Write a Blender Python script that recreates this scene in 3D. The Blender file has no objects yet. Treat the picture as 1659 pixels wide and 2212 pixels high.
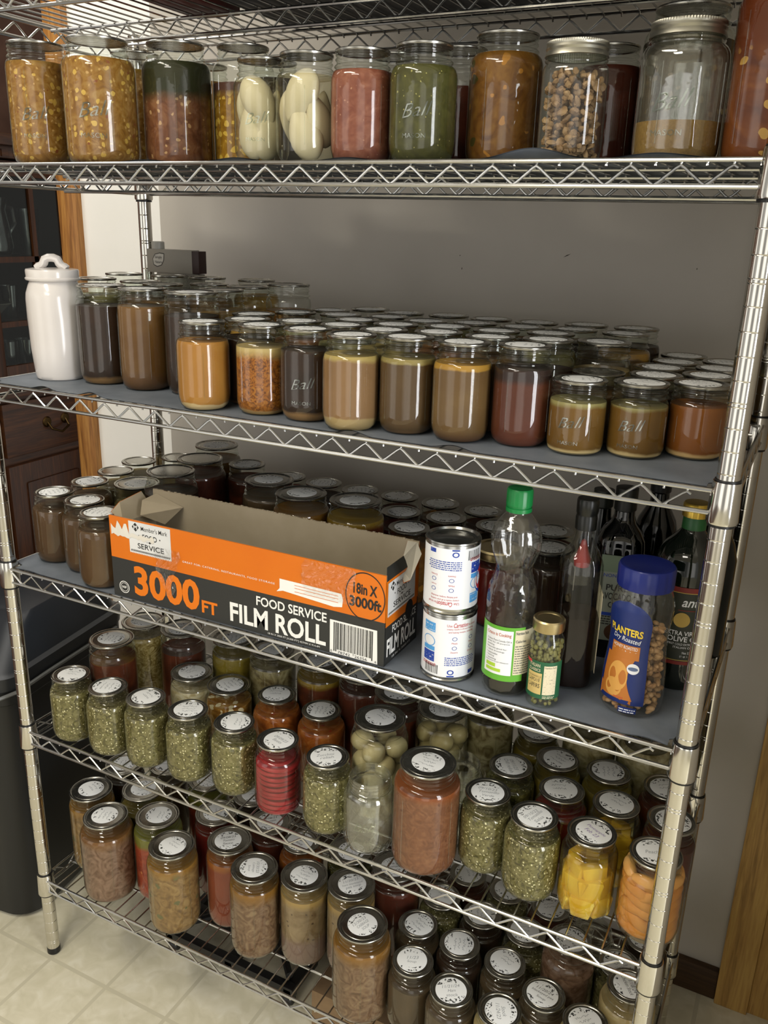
import bpy, bmesh, math, random
from math import pi, sin, cos, radians, hypot, atan2
from mathutils import Vector, Matrix
random.seed(7)
S = 0.0254                     # every length below is written in inches
scn = bpy.context.scene
col = scn.collection

# ------------------------------------------------------------------ camera, world, lights, exposure
cam = bpy.data.cameras.new('camera'); camo = bpy.data.objects.new('camera', cam); col.objects.link(camo)
CP = Vector((48.909, -38.753, 57.964)); YAW, PIT, ROL = -0.463624, -0.321118, 0.028652
Fw = Vector((sin(YAW)*cos(PIT), cos(YAW)*cos(PIT), sin(PIT))); R0 = Vector((cos(YAW), -sin(YAW), 0)); U0 = R0.cross(Fw)
Rt = R0*cos(ROL) + U0*sin(ROL); Up = U0*cos(ROL) - R0*sin(ROL)
camo.matrix_world = Matrix.Translation(CP*S) @ Matrix((Rt, Up, -Fw)).transposed().to_4x4()
cam.sensor_fit = 'VERTICAL'; cam.sensor_height = 24.0; cam.lens = 1865.69/2212*24; cam.shift_y = 3.54/2212
cam.clip_start = 0.05; cam.clip_end = 30
scn.camera = camo
scn.view_settings.view_transform = 'Standard'; scn.view_settings.look = 'None'
scn.view_settings.gamma = 1.0; scn.view_settings.use_curve_mapping = False
scn.view_settings.exposure = 0.0
w = bpy.data.worlds.new('room_air'); scn.world = w; w.use_nodes = True
wt = w.node_tree; bg = wt.nodes['Background']; bg.inputs[1].default_value = 1.05
# the rest of the kitchen, as light: dark cupboards and bright openings by compass direction
tc = wt.nodes.new('ShaderNodeTexCoord'); sp = wt.nodes.new('ShaderNodeSeparateXYZ'); wt.links.new(tc.outputs['Generated'], sp.inputs[0])
at = wt.nodes.new('ShaderNodeMath'); at.operation = 'ARCTAN2'; wt.links.new(sp.outputs[1], at.inputs[0]); wt.links.new(sp.outputs[0], at.inputs[1])
mr = wt.nodes.new('ShaderNodeMapRange'); mr.inputs[1].default_value = -pi; mr.inputs[2].default_value = pi; wt.links.new(at.outputs[0], mr.inputs[0])
wr = wt.nodes.new('ShaderNodeValToRGB'); el = wr.color_ramp.elements
WST = [(0, .5), (.05, 1.3), (.08, .35), (.13, .5), (.155, 1.7), (.2, 1.5), (.215, .4), (.26, .3), (.285, 1.5), (.33, 1.7), (.345, .5), (.4, .35), (.43, 1.2), (.5, 1.9), (.53, .5), (1, .6)]
while len(el) < len(WST): el.new(.5)
for i, (pp, vv) in enumerate(WST): el[i].position = pp; el[i].color = (vv/2, vv/2*.965, vv/2*.9, 1)
wt.links.new(mr.outputs[0], wr.inputs[0]); ml = wt.nodes.new('ShaderNodeVectorMath'); ml.operation = 'SCALE'; ml.inputs['Scale'].default_value = 2.0
wt.links.new(wr.outputs[0], ml.inputs[0]); wt.links.new(ml.outputs[0], bg.inputs[0])
def area(name, loc, size, power, color, aim):
    l = bpy.data.lights.new(name, 'AREA'); l.shape = 'RECTANGLE'; l.size = size[0]*S; l.size_y = size[1]*S
    l.energy = power; l.color = color
    o = bpy.data.objects.new(name, l); col.objects.link(o); o.location = Vector(loc)*S
    o.rotation_euler = (Vector(aim)-Vector(loc)).to_track_quat('-Z', 'Y').to_euler()
    return o
area('ceiling_light', (10, -38, 94), (40, 9), 19, (1.0, 0.93, 0.80), (12, -36, 0))
area('kitchen_fill_light', (28, -72, 94), (30, 10), 9, (1.0, 0.94, 0.84), (24, -40, 20))  # added fill, placed to brighten the wall left of the rack
area('hallway_doorway_light', (108, -36, 50), (18, 62), 30, (0.95, 0.97, 1.0), (20, 0, 44))
area('white_wall_fill_light', (-22, 8, 94), (24, 24), 7.5, (1.0, 0.97, 0.92), (-22, 14, 0))  # added fill, set so the white wall comes out bright
area('dining_room_light', (-26, 50, 92), (16, 16), 2.0, (1.0, 0.82, 0.6), (-44, 50, 40))
cy = scn.cycles
try:
    cy.use_denoising = True; cy.max_bounces = 7; cy.diffuse_bounces = 3; cy.glossy_bounces = 3
    cy.transmission_bounces = 4; cy.transparent_max_bounces = 20; cy.caustics_reflective = False; cy.caustics_refractive = False
    cy.sample_clamp_indirect = 4.0
except Exception: pass

# ------------------------------------------------------------------ materials
MATS = {}
def srgb(h):
    if isinstance(h, str):
        h = [int(h[i:i+2], 16)/255 for i in (0, 2, 4)]
        h = [c/12.92 if c <= .04045 else ((c+.055)/1.055)**2.4 for c in h]
    return (h[0], h[1], h[2], 1)
class NT:
    def __init__(s, name):
        s.m = bpy.data.materials.new(name); s.m.use_nodes = True; s.t = s.m.node_tree; s.n = s.t.nodes
        s.n.clear(); s.out = s.n.new('ShaderNodeOutputMaterial')
    def new(s, ty, **kw):
        n = s.n.new('ShaderNode'+ty)
        for k, v in kw.items():
            if k in n.inputs: s.set(n.inputs[k], v)
            else: setattr(n, k, v)
        return n
    def set(s, inp, v):
        if isinstance(v, bpy.types.NodeSocket): s.t.links.new(v, inp)
        elif isinstance(v, bpy.types.Node): s.t.links.new(v.outputs[0], inp)
        else: inp.default_value = v
    def math(s, op, a, b=0.0, clamp=False):
        n = s.n.new('ShaderNodeMath'); n.operation = op; n.use_clamp = clamp; s.set(n.inputs[0], a); s.set(n.inputs[1], b); return n.outputs[0]
    def mix(s, f, a, b):
        n = s.n.new('ShaderNodeMix'); n.data_type = 'RGBA'; s.set(n.inputs[0], f); s.set(n.inputs[6], a); s.set(n.inputs[7], b); return n.outputs[2]
    def ramp(s, f, stops):
        n = s.n.new('ShaderNodeValToRGB'); e = n.color_ramp.elements
        while len(e) < len(stops): e.new(.5)
        for i, (p, c) in enumerate(stops): e[i].position = p; e[i].color = c if not isinstance(c, str) else srgb(c)
        s.set(n.inputs[0], f); return n.outputs[0]
    def noise(s, vec, scale, detail=3, dist=0.0):
        n = s.n.new('ShaderNodeTexNoise'); s.set(n.inputs['Vector'], vec); n.inputs['Scale'].default_value = scale
        n.inputs['Detail'].default_value = detail; n.inputs['Distortion'].default_value = dist; return n.outputs[0]
    def obj(s, rnd=True):
        tc = s.n.new('ShaderNodeTexCoord').outputs['Object']
        if not rnd: return tc
        oi = s.n.new('ShaderNodeObjectInfo').outputs['Random']
        v = s.n.new('ShaderNodeVectorMath'); v.operation = 'SCALE'; v.inputs[0].default_value = (3.1, 5.7, 2.3); s.set(v.inputs['Scale'], oi)
        a = s.n.new('ShaderNodeVectorMath'); a.operation = 'ADD'; s.set(a.inputs[0], tc); s.set(a.inputs[1], v.outputs[0]); return a.outputs[0]
    def bump(s, h, strength=.3, dist=.001):
        b = s.n.new('ShaderNodeBump'); b.inputs['Strength'].default_value = strength; b.inputs['Distance'].default_value = dist
        s.set(b.inputs['Height'], h); return b.outputs[0]
    def bsdf(s, **kw):
        n = s.n.new('ShaderNodeBsdfPrincipled')
        for k, v in kw.items(): s.set(n.inputs[k.replace('_', ' ')], v)
        return n
    def end(s, sh): s.set(s.out.inputs[0], sh); return s.m
def plain(name, c, rough=.5, metal=0.0, spec=.5, coat=0.0):
    if name in MATS: return MATS[name]
    t = NT(name); MATS[name] = t.end(t.bsdf(Base_Color=srgb(c), Roughness=rough, Metallic=metal, Specular_IOR_Level=spec, Coat_Weight=coat)); return MATS[name]
def mottled(name, c1, c2, scale=40, rough=.6, metal=0.0, bump=0.0, stretch=None, detail=4, p=(.35, .7), rnd=False):
    if name in MATS: return MATS[name]
    t = NT(name); v = t.obj(rnd)
    if stretch:
        m = t.n.new('ShaderNodeMapping'); m.inputs['Scale'].default_value = stretch; t.set(m.inputs[0], v); v = m.outputs[0]
    n = t.noise(v, scale, detail); cc = t.ramp(n, [(p[0], c1), (p[1], c2)])
    kw = dict(Base_Color=cc, Roughness=rough, Metallic=metal)
    if bump: kw['Normal'] = t.bump(n, bump)
    MATS[name] = t.end(t.bsdf(**kw)); return MATS[name]
def thin_glass(name, tint, edge, refl=1.0, bump=.12, bscale=55, rough=.03, veil=0.0):
    """one thin wall of glass: clear straight through, Fresnel reflection on top"""
    if name in MATS: return MATS[name]
    t = NT(name); v = t.obj()
    nb = t.bump(t.noise(v, bscale, 2), bump, .0015)
    ge = t.n.new('ShaderNodeNewGeometry')
    def facing(nrm):                          # |N.I|: the same from both sides of the wall
        d = t.n.new('ShaderNodeVectorMath'); d.operation = 'DOT_PRODUCT'; t.set(d.inputs[0], nrm); t.set(d.inputs[1], ge.outputs['Incoming'])
        return t.math('SUBTRACT', 1.0, t.math('ABSOLUTE', d.outputs['Value']), True)
    f = t.math('POWER', facing(ge.outputs['Normal']), 4.0)
    tr = t.new('BsdfTransparent', Color=t.mix(f, srgb(tint), srgb(edge)))
    gl = t.new('BsdfGlossy', Roughness=rough, Normal=nb); gl.inputs['Color'].default_value = (1, 1, 1, 1)
    fr = t.math('ADD', .045, t.math('MULTIPLY', t.math('POWER', facing(nb), 5.0), .85))
    ms = t.n.new('ShaderNodeMixShader'); t.set(ms.inputs[0], t.math('MULTIPLY', fr, refl, True)); t.set(ms.inputs[1], tr); t.set(ms.inputs[2], gl)
    if veil:                                  # pale diffuse veil painted in place of light refracted in the jar necks
        df = t.new('BsdfDiffuse'); df.inputs['Color'].default_value = srgb('d2cdb8'); m2 = t.n.new('ShaderNodeMixShader'); m2.inputs[0].default_value = veil; t.set(m2.inputs[1], ms); t.set(m2.inputs[2], df); ms = m2
    MATS[name] = t.end(ms); return MATS[name]
def chrome(name, c, rough, bump=0.0):
    if name in MATS: return MATS[name]
    t = NT(name); v = t.obj(False); n = t.noise(v, 60, 3)
    kw = dict(Base_Color=srgb(c), Metallic=1.0, Roughness=t.math('ADD', t.math('MULTIPLY', n, .12), rough-.06))
    MATS[name] = t.end(t.bsdf(**kw)); return MATS[name]
def oak(name, c1, c2, c3, axis='Z', rough=.4, scale=1.0):
    if name in MATS: return MATS[name]
    t = NT(name); v = t.obj(False); m = t.n.new('ShaderNodeMapping')
    sc = {'Z': (9, 9, .55), 'Y': (9, .55, 9), 'X': (.55, 9, 9)}[axis]; m.inputs['Scale'].default_value = [a*scale for a in sc]; t.set(m.inputs[0], v)
    n = t.noise(m.outputs[0], 7, 5, 1.2); n2 = t.noise(m.outputs[0], 34, 3, .6)
    a = t.math('ADD', t.math('MULTIPLY', n, .7), t.math('MULTIPLY', n2, .35))
    MATS[name] = t.end(t.bsdf(Base_Color=t.ramp(a, [(.36, c1), (.52, c2), (.66, c3)]), Roughness=rough, Normal=t.bump(n2, .12))); return MATS[name]

GLASS = thin_glass('clear_jar_glass', 'fafcf9', 'c4ccc0', 1.0, veil=.012)
GLASS2 = thin_glass('empty_jar_glass', 'fafbf8', '7e8878', 2.4, .35, 40, veil=.02)
PET = thin_glass('clear_plastic', 'fbfbfa', 'ced2cc', 1.5, .5, 70, .06, .012)
DGREEN = thin_glass('dark_green_glass', '1d3a12', '081205', 1.3, .1)
EMB = thin_glass('raised_glass_lettering', 'dfe5da', '6c7468', 3.5, .1, 60, .08)
CHROME = chrome('chromed_wire', 'c2c2c0', .22)
POSTM = chrome('chromed_post', 'd6d3cb', .13)
TIN = chrome('tinned_lid_metal', 'a8a69e', .26)
BAND = chrome('zinc_ring_metal', 'b9b6a8', .38)
GOLD = chrome('gold_lid_metal', 'bdac80', .33)
BLACKP = plain('black_plastic', '0d0d0d', .4)
WHITEP = plain('white_paint', 'f2f0ea', .4)
INK = plain('black_ink', '1b1b1b', .8); GINK = plain('pencil_ink', '8d9196', .8); PINK = plain('purple_ink', '7a5aa0', .8)
def sticker_mat():
    t = NT('white_floral_sticker'); v = t.obj(False)
    sx = t.n.new('ShaderNodeSeparateXYZ'); t.set(sx.inputs[0], v)
    x, y = sx.outputs[0], sx.outputs[1]
    r = t.math('SQRT', t.math('ADD', t.math('MULTIPLY', x, x), t.math('MULTIPLY', y, y)))
    ring = t.math('MULTIPLY', t.math('GREATER_THAN', r, .0160), t.math('LESS_THAN', r, .0238))
    ay = t.math('ABSOLUTE', y); lobe = t.math('GREATER_THAN', ay, .0125)
    n = t.noise(t.obj(), 260, 2); blot = t.math('GREATER_THAN', n, .56)
    k = t.math('MULTIPLY', t.math('MULTIPLY', ring, lobe), blot)
    n3 = t.noise(t.obj(), 500, 1)
    c = t.mix(k, srgb('eef0f0'), t.mix(t.math('GREATER_THAN', n3, .52), srgb('5a5d5b'), srgb('141614')))
    return t.end(t.bsdf(Base_Color=c, Roughness=.55))
STICK = sticker_mat()

# jar contents: every entry is a different cooked food, coloured by height in its own jar (sediment, fat, foam)
def food(name, stops, scale=45, spk=None, sed=None, top=None, rough=.45, dist=1.0, bump=.25, detail=4, seeds=None):
    if name in MATS: return MATS[name]
    dk = lambda h, g=.68: tuple(c*g for c in srgb(h)[:3])+(1,)
    stops = [(a, dk(b)) for a, b in stops]; t = NT(name); v = t.obj(); z = t.n.new('ShaderNodeSeparateXYZ'); t.set(z.inputs[0], t.obj(False)); z = z.outputs[2]
    n = t.noise(v, scale, detail, dist); c = t.ramp(n, stops); h = n
    if spk:                                   # (colour, voronoi scale, size, share)
        for (cc, vs, size, share) in (spk if isinstance(spk[0], tuple) else (spk,)):
            wv = t.n.new('ShaderNodeTexNoise'); t.set(wv.inputs['Vector'], v); wv.inputs['Scale'].default_value = vs*.8; wm = t.n.new('ShaderNodeVectorMath'); wm.operation = 'SCALE'; t.set(wm.inputs[0], wv.outputs['Color']); wm.inputs['Scale'].default_value = .9/vs
            wa = t.n.new('ShaderNodeVectorMath'); wa.operation = 'ADD'; t.set(wa.inputs[0], v); t.set(wa.inputs[1], wm.outputs[0])
            vo = t.n.new('ShaderNodeTexVoronoi'); t.set(vo.inputs['Vector'], wa.outputs[0]); vo.inputs['Scale'].default_value = vs
            sep = t.n.new('ShaderNodeSeparateColor'); t.set(sep.inputs[0], vo.outputs['Color'])
            k = t.math('MULTIPLY', t.math('LESS_THAN', vo.outputs['Distance'], size), t.math('LESS_THAN', sep.outputs[0], share))
            c = t.mix(k, c, dk(cc, .85)); h = t.math('ADD', h, t.math('MULTIPLY', k, .6))
    wob = t.math('MULTIPLY', t.math('SUBTRACT', t.noise(v, 28, 3), .5), .012)
    zz = t.math('ADD', z, wob)
    if top:                                   # (height, colour, softness)
        k = t.math('DIVIDE', t.math('SUBTRACT', zz, top[0]*S), top[2]*S, True); c = t.mix(k, c, dk(top[1]))
    if sed:
        k = t.math('DIVIDE', t.math('SUBTRACT', sed[0]*S, zz), sed[2]*S, True); c = t.mix(k, c, dk(sed[1], .78))
    MATS[name] = t.end(t.bsdf(Base_Color=c, Roughness=rough, Specular_IOR_Level=.12, Normal=t.bump(h, bump, .0012))); return MATS[name]
F = {}
def fd(key, *a, **k): F[key] = food(key, *a, **k)
fd('dark_broth', [(.3, '2a1608'), (.7, '3c2210')], 20, sed=(.35, '7a5636', .12), bump=0)
fd('dark_broth_settled', [(.3, '2c190b'), (.7, '3a210f')], 20, sed=(.6, '9a7448', .2), bump=0)
fd('brown_broth', [(.3, '7a5222'), (.7, '8a6230')], 14, sed=(1.3, '6e4c2c', .5), bump=0)
fd('golden_broth', [(.3, 'bc8034'), (.7, 'c88e40')], 14, sed=(.42, 'd8bc8c', .06), bump=0)
fd('spotted_orange_broth', [(.35, '6c3a08'), (.55, 'b46a18'), (.75, 'c88a34')], 130, sed=(.35, 'bf9a62', .1), top=(3.15, 'd8bb7a', .5), bump=.1, dist=2)
fd('tan_broth', [(.3, '96704a'), (.7, 'a67e56')], 12, sed=(.75, 'b49a6c', .08), top=(3.6, 'cbb06a', .2), bump=0)
fd('olive_brown_broth', [(.3, '5e4424'), (.7, '6a5030')], 12, sed=(.3, '7a5c3c', .15), top=(3.62, 'a8955a', .1), bump=0)
fd('olive_tan_broth', [(.3, '755630'), (.7, '83643a')], 12, sed=(.6, '6b4a30', .4), top=(3.62, 'c8963a', .1), bump=0)
fd('red_brown_broth', [(.3, '5c2a14'), (.7, '6b321c')], 12, sed=(.7, '713a2a', .5), top=(3.1, '331c18', .3), bump=0)
fd('amber_stock', [(.3, '7a5418'), (.7, '8c6420')], 12, sed=(.38, 'dcc08a', .12), top=(2.3, 'b0a468', .2), bump=0)
fd('orange_stock', [(.3, '8f5014'), (.7, 'a05e1c')], 12, sed=(.42, 'd8b27a', .12), bump=0)
fd('murky_stock', [(.3, '54422c'), (.7, '645038')], 16, sed=(.5, '75604a', .3), bump=0)
fd('cream_stock', [(.3, 'b89c66'), (.7, 'cdb684')], 30, bump=.1)
fd('green_relish', [(.32, '4c4622'), (.5, '857c4a'), (.72, 'a69c6c')], 90, spk=(('ece2b4', 230, .3, .4), ('5c5a20', 150, .3, .2)), rough=.3, bump=.6, dist=2)
fd('dark_green_relish', [(.32, '38360f'), (.5, '625c24'), (.72, '8c864a')], 90, spk=('d8d0a0', 240, .25, .3), rough=.3, bump=.6, dist=2)
fd('coffee_stock', [(.3, '5a3e22'), (.7, '684a2a')], 14, sed=(.4, '6e5236', .2), bump=0)
fd('meat_soup', [(.3, '6b4a35'), (.5, '93705a'), (.7, 'a98670')], 34, top=(4.9, '8a5a1c', .9), rough=.4, dist=3, bump=.35)
fd('cabbage_soup', [(.3, '6a4c34'), (.5, '8d6b50'), (.7, 'a58766')], 38, top=(4.7, '9a6a24', .8), rough=.4, dist=3, bump=.35)
fd('stew', [(.3, '7a5a36'), (.5, 'a07c4c'), (.7, 'b89560')], 45, spk=('6e6a44', 60, .35, .2), top=(5.0, 'a8782c', .7), rough=.4, dist=2, bump=.3)
fd('cream_soup', [(.3, '8c7150'), (.5, 'a48a68'), (.7, 'b89e7a')], 40, spk=('5a4634', 110, .25, .25), sed=(2.6, '90766a', .6), top=(5.0, 'bd9a5c', .5), rough=.4, bump=.2)
fd('chili', [(.3, '7c4a30'), (.5, '8f5a3c'), (.7, 'a06a48')], 70, spk=('5c2c16', 70, .22, .12), top=(5.1, 'a4541c', .6), rough=.35, dist=2, bump=.2)
fd('tomato_juice', [(.3, '8c3f24'), (.7, 'a65034')], 14, top=(5.2, 'a85f1e', .3), sed=(1.6, '94503c', .8), bump=.05)
fd('tomato_chunks', [(.3, '8a2a16'), (.5, 'b04024'), (.7, 'c45c34')], 40, spk=('d88a50', 90, .3, .2), top=(4.7, '84822c', .4), rough=.3, dist=2)
fd('red_jelly', [(.3, '6a1210'), (.7, '8c2418')], 24, bump=.1, rough=.25)
fd('dark_red_sauce', [(.3, '4a1a0c'), (.7, '6a2a14')], 24, bump=.1)
fd('orange_sauce', [(.3, '9a4c14'), (.5, 'b8641e'), (.7, 'c87a34')], 38, spk=('a8321a', 90, .25, .15), dist=2, bump=.2)
fd('amber_onion', [(.3, '3f1a0a'), (.6, '6b2d12'), (.8, '8a4420')], 22, top=(5.2, 'a08024', .3), bump=.1)
fd('pickled_slices', [(.35, '7c6428'), (.5, 'a08a50'), (.66, 'c2ae78')], 50, dist=3.5, bump=.4, rough=.35)
fd('potato_chunks', [(.38, '6a5a34'), (.5, '988a60'), (.62, 'b5a980')], 30, dist=2, bump=.5, rough=.35)
fd('cauliflower', [(.35, '8c7c50'), (.5, 'b0a278'), (.7, 'd0c49c')], 60, dist=1, bump=.6, rough=.4)
fd('yellow_liquid', [(.3, '84701c'), (.7, '98842c')], 30, bump=.1, rough=.3)
fd('beans_in_broth', [(.35, '9a6420'), (.55, 'c48c3a'), (.75, 'ecca90')], 62, spk=('f4e2b8', 75, .42, .5), bump=.5, dist=.6)
fd('white_beans', [(.35, 'd0bc8c'), (.55, 'f2e2ba'), (.75, 'fff6da')], 80, sed=(2.6, '8c4a24', .4), bump=.6)
fd('corn_soup', [(.3, '8a5a1c'), (.5, 'a8762e'), (.72, 'bd9250')], 55, spk=(('d2aa50', 95, .33, .42), ('c49a5c', 140, .28, .35), ('8a4c28', 80, .22, .2)), top=(5.4, '8a6a1c', .6), rough=.3, dist=2, bump=.5)
fd('corn_kernels', [(.3, '9a6a14'), (.6, 'c08c24'), (.8, 'd8a840')], 70, spk=('e6bc4c', 90, .45, .8), top=(3.9, '6e4a3c', .5), rough=.3, bump=.7)
fd('bean_and_kale_soup', [(.3, '6a3c20'), (.5, '8a5434'), (.7, 'a87650')], 60, spk=('c49a6a', 110, .3, .4), top=(3.4, '33351a', .7), rough=.3, bump=.4)
fd('salsa', [(.3, '8a4834'), (.5, '9c5a44'), (.7, 'ad6e56')], 80, spk=('b98468', 200, .2, .2), bump=.3)
fd('green_puree', [(.3, '464418'), (.5, '545222'), (.7, '62602c')], 70, spk=('b0a860', 190, .18, .3), bump=.3)
fd('vegetable_soup', [(.3, '6b3f12'), (.5, '8a5a22'), (.72, 'a0702e')], 34, spk=(('b87c28', 60, .3, .25), ('4c4418', 50, .3, .15)), top=(4.6, '8a5e1a', .5), rough=.3, dist=2)
fd('hominy_soup', [(.3, '6a3010'), (.6, '8a4818'), (.8, 'a05c20')], 26, spk=('cfa050', 58, .33, .4), top=(3.9, '7a3610', .9), rough=.25, dist=1.5)
fd('dark_bean_soup', [(.3, '35200e'), (.6, '563618'), (.8, '7a5a34')], 50, spk=('8a6a40', 90, .3, .3), top=(4.4, '3a260e', .6))
fd('brown_sugar', [(.3, 'a07c3e'), (.7, 'b8924c')], 220, spk=('8a6428', 400, .2, .2), rough=.8, bump=.5)
# ------------------------------------------------------------------ mesh building
FONTC = {}
def text_mesh(s, bold=0.0, shear=0.0, space=1.0):
    key = (s, bold, shear, space)
    if key in FONTC: return FONTC[key]
    c = bpy.data.curves.new('t', 'FONT'); c.body = s; c.size = 1.0; c.resolution_u = 3; c.offset = bold; c.shear = shear
    c.space_character = space; c.align_x = 'LEFT'
    o = bpy.data.objects.new('t', c); col.objects.link(o); dg = bpy.context.evaluated_depsgraph_get(); dg.update()
    me = bpy.data.meshes.new_from_object(o.evaluated_get(dg))
    vs = [v.co.copy() for v in me.vertices]; fs = [tuple(p.vertices) for p in me.polygons]
    bpy.data.objects.remove(o); bpy.data.curves.remove(c); bpy.data.meshes.remove(me)
    if vs:
        x0 = min(v.x for v in vs); x1 = max(v.x for v in vs); y0 = min(v.y for v in vs); y1 = max(v.y for v in vs)
        vs = [((v.x-x0), (v.y-y0)) for v in vs]; FONTC[key] = (vs, fs, x1-x0, y1-y0)
    else: FONTC[key] = ([], [], 1, 1)
    return FONTC[key]
class MB:
    def __init__(s): s.v = []; s.f = []; s.m = []
    def add(s, vs, fs, mi=0):
        b = len(s.v); s.v += [tuple(p) for p in vs]; s.f += [tuple(i+b for i in f) for f in fs]; s.m += [mi]*len(fs); return s
    def box(s, lo, hi, mi=0, bev=0.0, M=None):
        bm = bmesh.new(); bmesh.ops.create_cube(bm, size=1)
        for v in bm.verts: v.co = Vector([lo[i]+(v.co[i]+.5)*(hi[i]-lo[i]) for i in range(3)])
        if bev: bmesh.ops.bevel(bm, geom=bm.edges[:]+bm.verts[:], offset=bev, segments=2, affect='EDGES', profile=.6)
        if M is not None: bmesh.ops.transform(bm, matrix=M, verts=bm.verts)
        bm.verts.index_update(); s.add([v.co[:] for v in bm.verts], [[v.index for v in f.verts] for f in bm.faces], mi); bm.free(); return s
    def tube(s, pts, r, n=8, mi=0, caps=True, rs=None):
        pts = [Vector(p) for p in pts]; rings = []; vs = []
        for i, p in enumerate(pts):
            d = (pts[min(i+1, len(pts)-1)]-pts[max(i-1, 0)]).normalized()
            a = d.orthogonal().normalized() if i == 0 else (pa - d*pa.dot(d)).normalized()
            pa = a; b = d.cross(a); rr = rs[i] if rs else r
            vs += [p+(a*cos(2*pi*k/n)+b*sin(2*pi*k/n))*rr for k in range(n)]
        fs = []
        for i in range(len(pts)-1):
            for k in range(n): fs.append((i*n+k, i*n+(k+1) % n, (i+1)*n+(k+1) % n, (i+1)*n+k))
        if caps: fs.append(tuple(reversed(range(n)))); fs.append(tuple((len(pts)-1)*n+k for k in range(n)))
        return s.add(vs, fs, mi)
    def lathe(s, prof, n=40, mi=0, c=(0, 0, 0), sq=None, M=None):
        """prof: (r, z) from bottom to top; sq(theta, r, z) may reshape the radius"""
        vs = []; fs = []; idx = []
        for (r, z) in prof:
            if r < 1e-6: idx.append([len(vs)]*n); vs.append((c[0], c[1], c[2]+z)); continue
            row = []
            for k in range(n):
                th = 2*pi*k/n; rr = sq(th, r, z) if sq else r
                row.append(len(vs)); vs.append((c[0]+rr*cos(th), c[1]+rr*sin(th), c[2]+z))
            idx.append(row)
        for a, b in zip(idx, idx[1:]):
            for k in range(n):
                k2 = (k+1) % n; q = [a[k], a[k2], b[k2], b[k]]; q2 = []
                for i in q:
                    if i not in q2: q2.append(i)
                if len(q2) > 2: fs.append(q2)
        if M is not None: vs = [(M @ Vector(v))[:] for v in vs]
        return s.add(vs, fs, mi)
    def grid(s, fn, nu, nv, mi=0, flip=False):
        vs = [fn(i/nu, j/nv) for j in range(nv+1) for i in range(nu+1)]; fs = []
        for j in range(nv):
            for i in range(nu):
                a = j*(nu+1)+i; q = (a, a+1, a+nu+2, a+nu+1); fs.append(q[::-1] if flip else q)
        return s.add(vs, fs, mi)
    def text(s, string, w, h, fn, mi=0, bold=0.0, shear=0.0, space=1.0, keep=False):
        """letters scaled to w x h; fn(u, v) -> 3D point, u to the right, v up, origin at the lower left"""
        vs, fs, W, H = text_mesh(string, bold, shear, space)
        if keep: w = h*W/H
        return s.add([fn(x/W*w, y/H*h) for x, y in vs], fs, mi)
    def build(s, name, mats, parent=None, loc=None, smooth=True, angle=35):
        me = bpy.data.meshes.new(name); me.from_pydata([(x*S, y*S, z*S) for x, y, z in s.v], [], s.f)
        for m in (mats if isinstance(mats, (list, tuple)) else [mats]): me.materials.append(m)
        me.polygons.foreach_set('material_index', s.m)
        if smooth:
            me.polygons.foreach_set('use_smooth', [True]*len(me.polygons)); me.set_sharp_from_angle(angle=radians(angle))
        me.update(); return link(name, me, parent, loc)
def link(name, me, parent=None, loc=None):
    o = bpy.data.objects.new(name, me); col.objects.link(o); o.parent = parent
    if loc is not None: o.location = Vector(loc)*S
    return o
def thing(name, label, cat, loc=(0, 0, 0), rz=0.0, group=None):
    o = bpy.data.objects.new(name, None); col.objects.link(o); o.location = Vector(loc)*S; o.rotation_euler = (0, 0, rz)
    o.empty_display_size = .02; o['label'] = label; o['category'] = cat
    if group: o['group'] = group
    return o
def tag(o, label, cat, group=None):
    o['label'] = label; o['category'] = cat
    if group: o['group'] = group
    return o
def struct(o): o['kind'] = 'structure'; return o
def cyl_fn(R, z0, th0, cx=0, cy=0):           # wraps (u, v) round a cylinder, reading left to right from outside
    return lambda u, v: (cx+R*cos(th0+u/R), cy+R*sin(th0+u/R), z0+v)
FRONT = -pi/2
ZS = dict(E=7.488, D=21.244, C=34.419, B=47.483, A=60.801, T=69.75)     # top chord of each shelf
ZT = dict(E=7.588, D=21.344, C=34.539, B=47.603, A=60.921, T=69.85)     # what things stand on
W, D = 46.07, 16.01

# ------------------------------------------------------------------ the room
def wallmat(name, c1, c2):
    return mottled(name, c1, c2, 6, .75, bump=.0, detail=3)
WALL = mottled('warm_grey_wall_paint', 'c0bab0', 'c8c2b8', 5, .62)
WALLW = mottled('white_wall_paint', 'efeee8', 'f4f3ee', 5, .6)
YW, XL, YC0, YC1 = 22.0, -3.65, 11.4, 13.2
m = MB(); m.box((XL-.02, YW, 0), (54.2, YW+4.5, 96)); back = struct(m.build('wall_back', WALL, smooth=False))
m = MB(); m.box((54.2, -5, 0), (58, YW+4.5, 96)); struct(m.build('light_blocker_right', WALL, smooth=False))  # unseen, added to keep light off the lower right back wall
m = MB(); m.box((-20.8, 30, 0), (-1.0, 34.5, 96)); m.box((-64, 30, 82), (-20.8, 34.5, 96)); struct(m.build('wall_left', WALLW, smooth=False))
m = MB(); m.box((XL-.02, YW+4.5, 0), (-1.0, 30, 96)); struct(m.build('wall_return', WALLW, smooth=False))
CAS = oak('oak_casing', '704618', '98662e', 'ae7e3e'); CASR = oak('oak_casing_right', '7d5c2c', 'b48c4c', 'c8a25c', scale=.8)
m = MB(); m.box((-23.2, 29.2, 0), (-20.7, 34.9, 82), bev=.12); struct(m.build('trim_1', CAS))
m = MB()
m.box((49.55, YW-.95, 0), (52.0, YW+.02, 82), bev=.1); m.box((52.0, YW-.62, 0), (54.1, YW+.02, 81), bev=.06); struct(m.build('trim_2', CASR))
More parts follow.
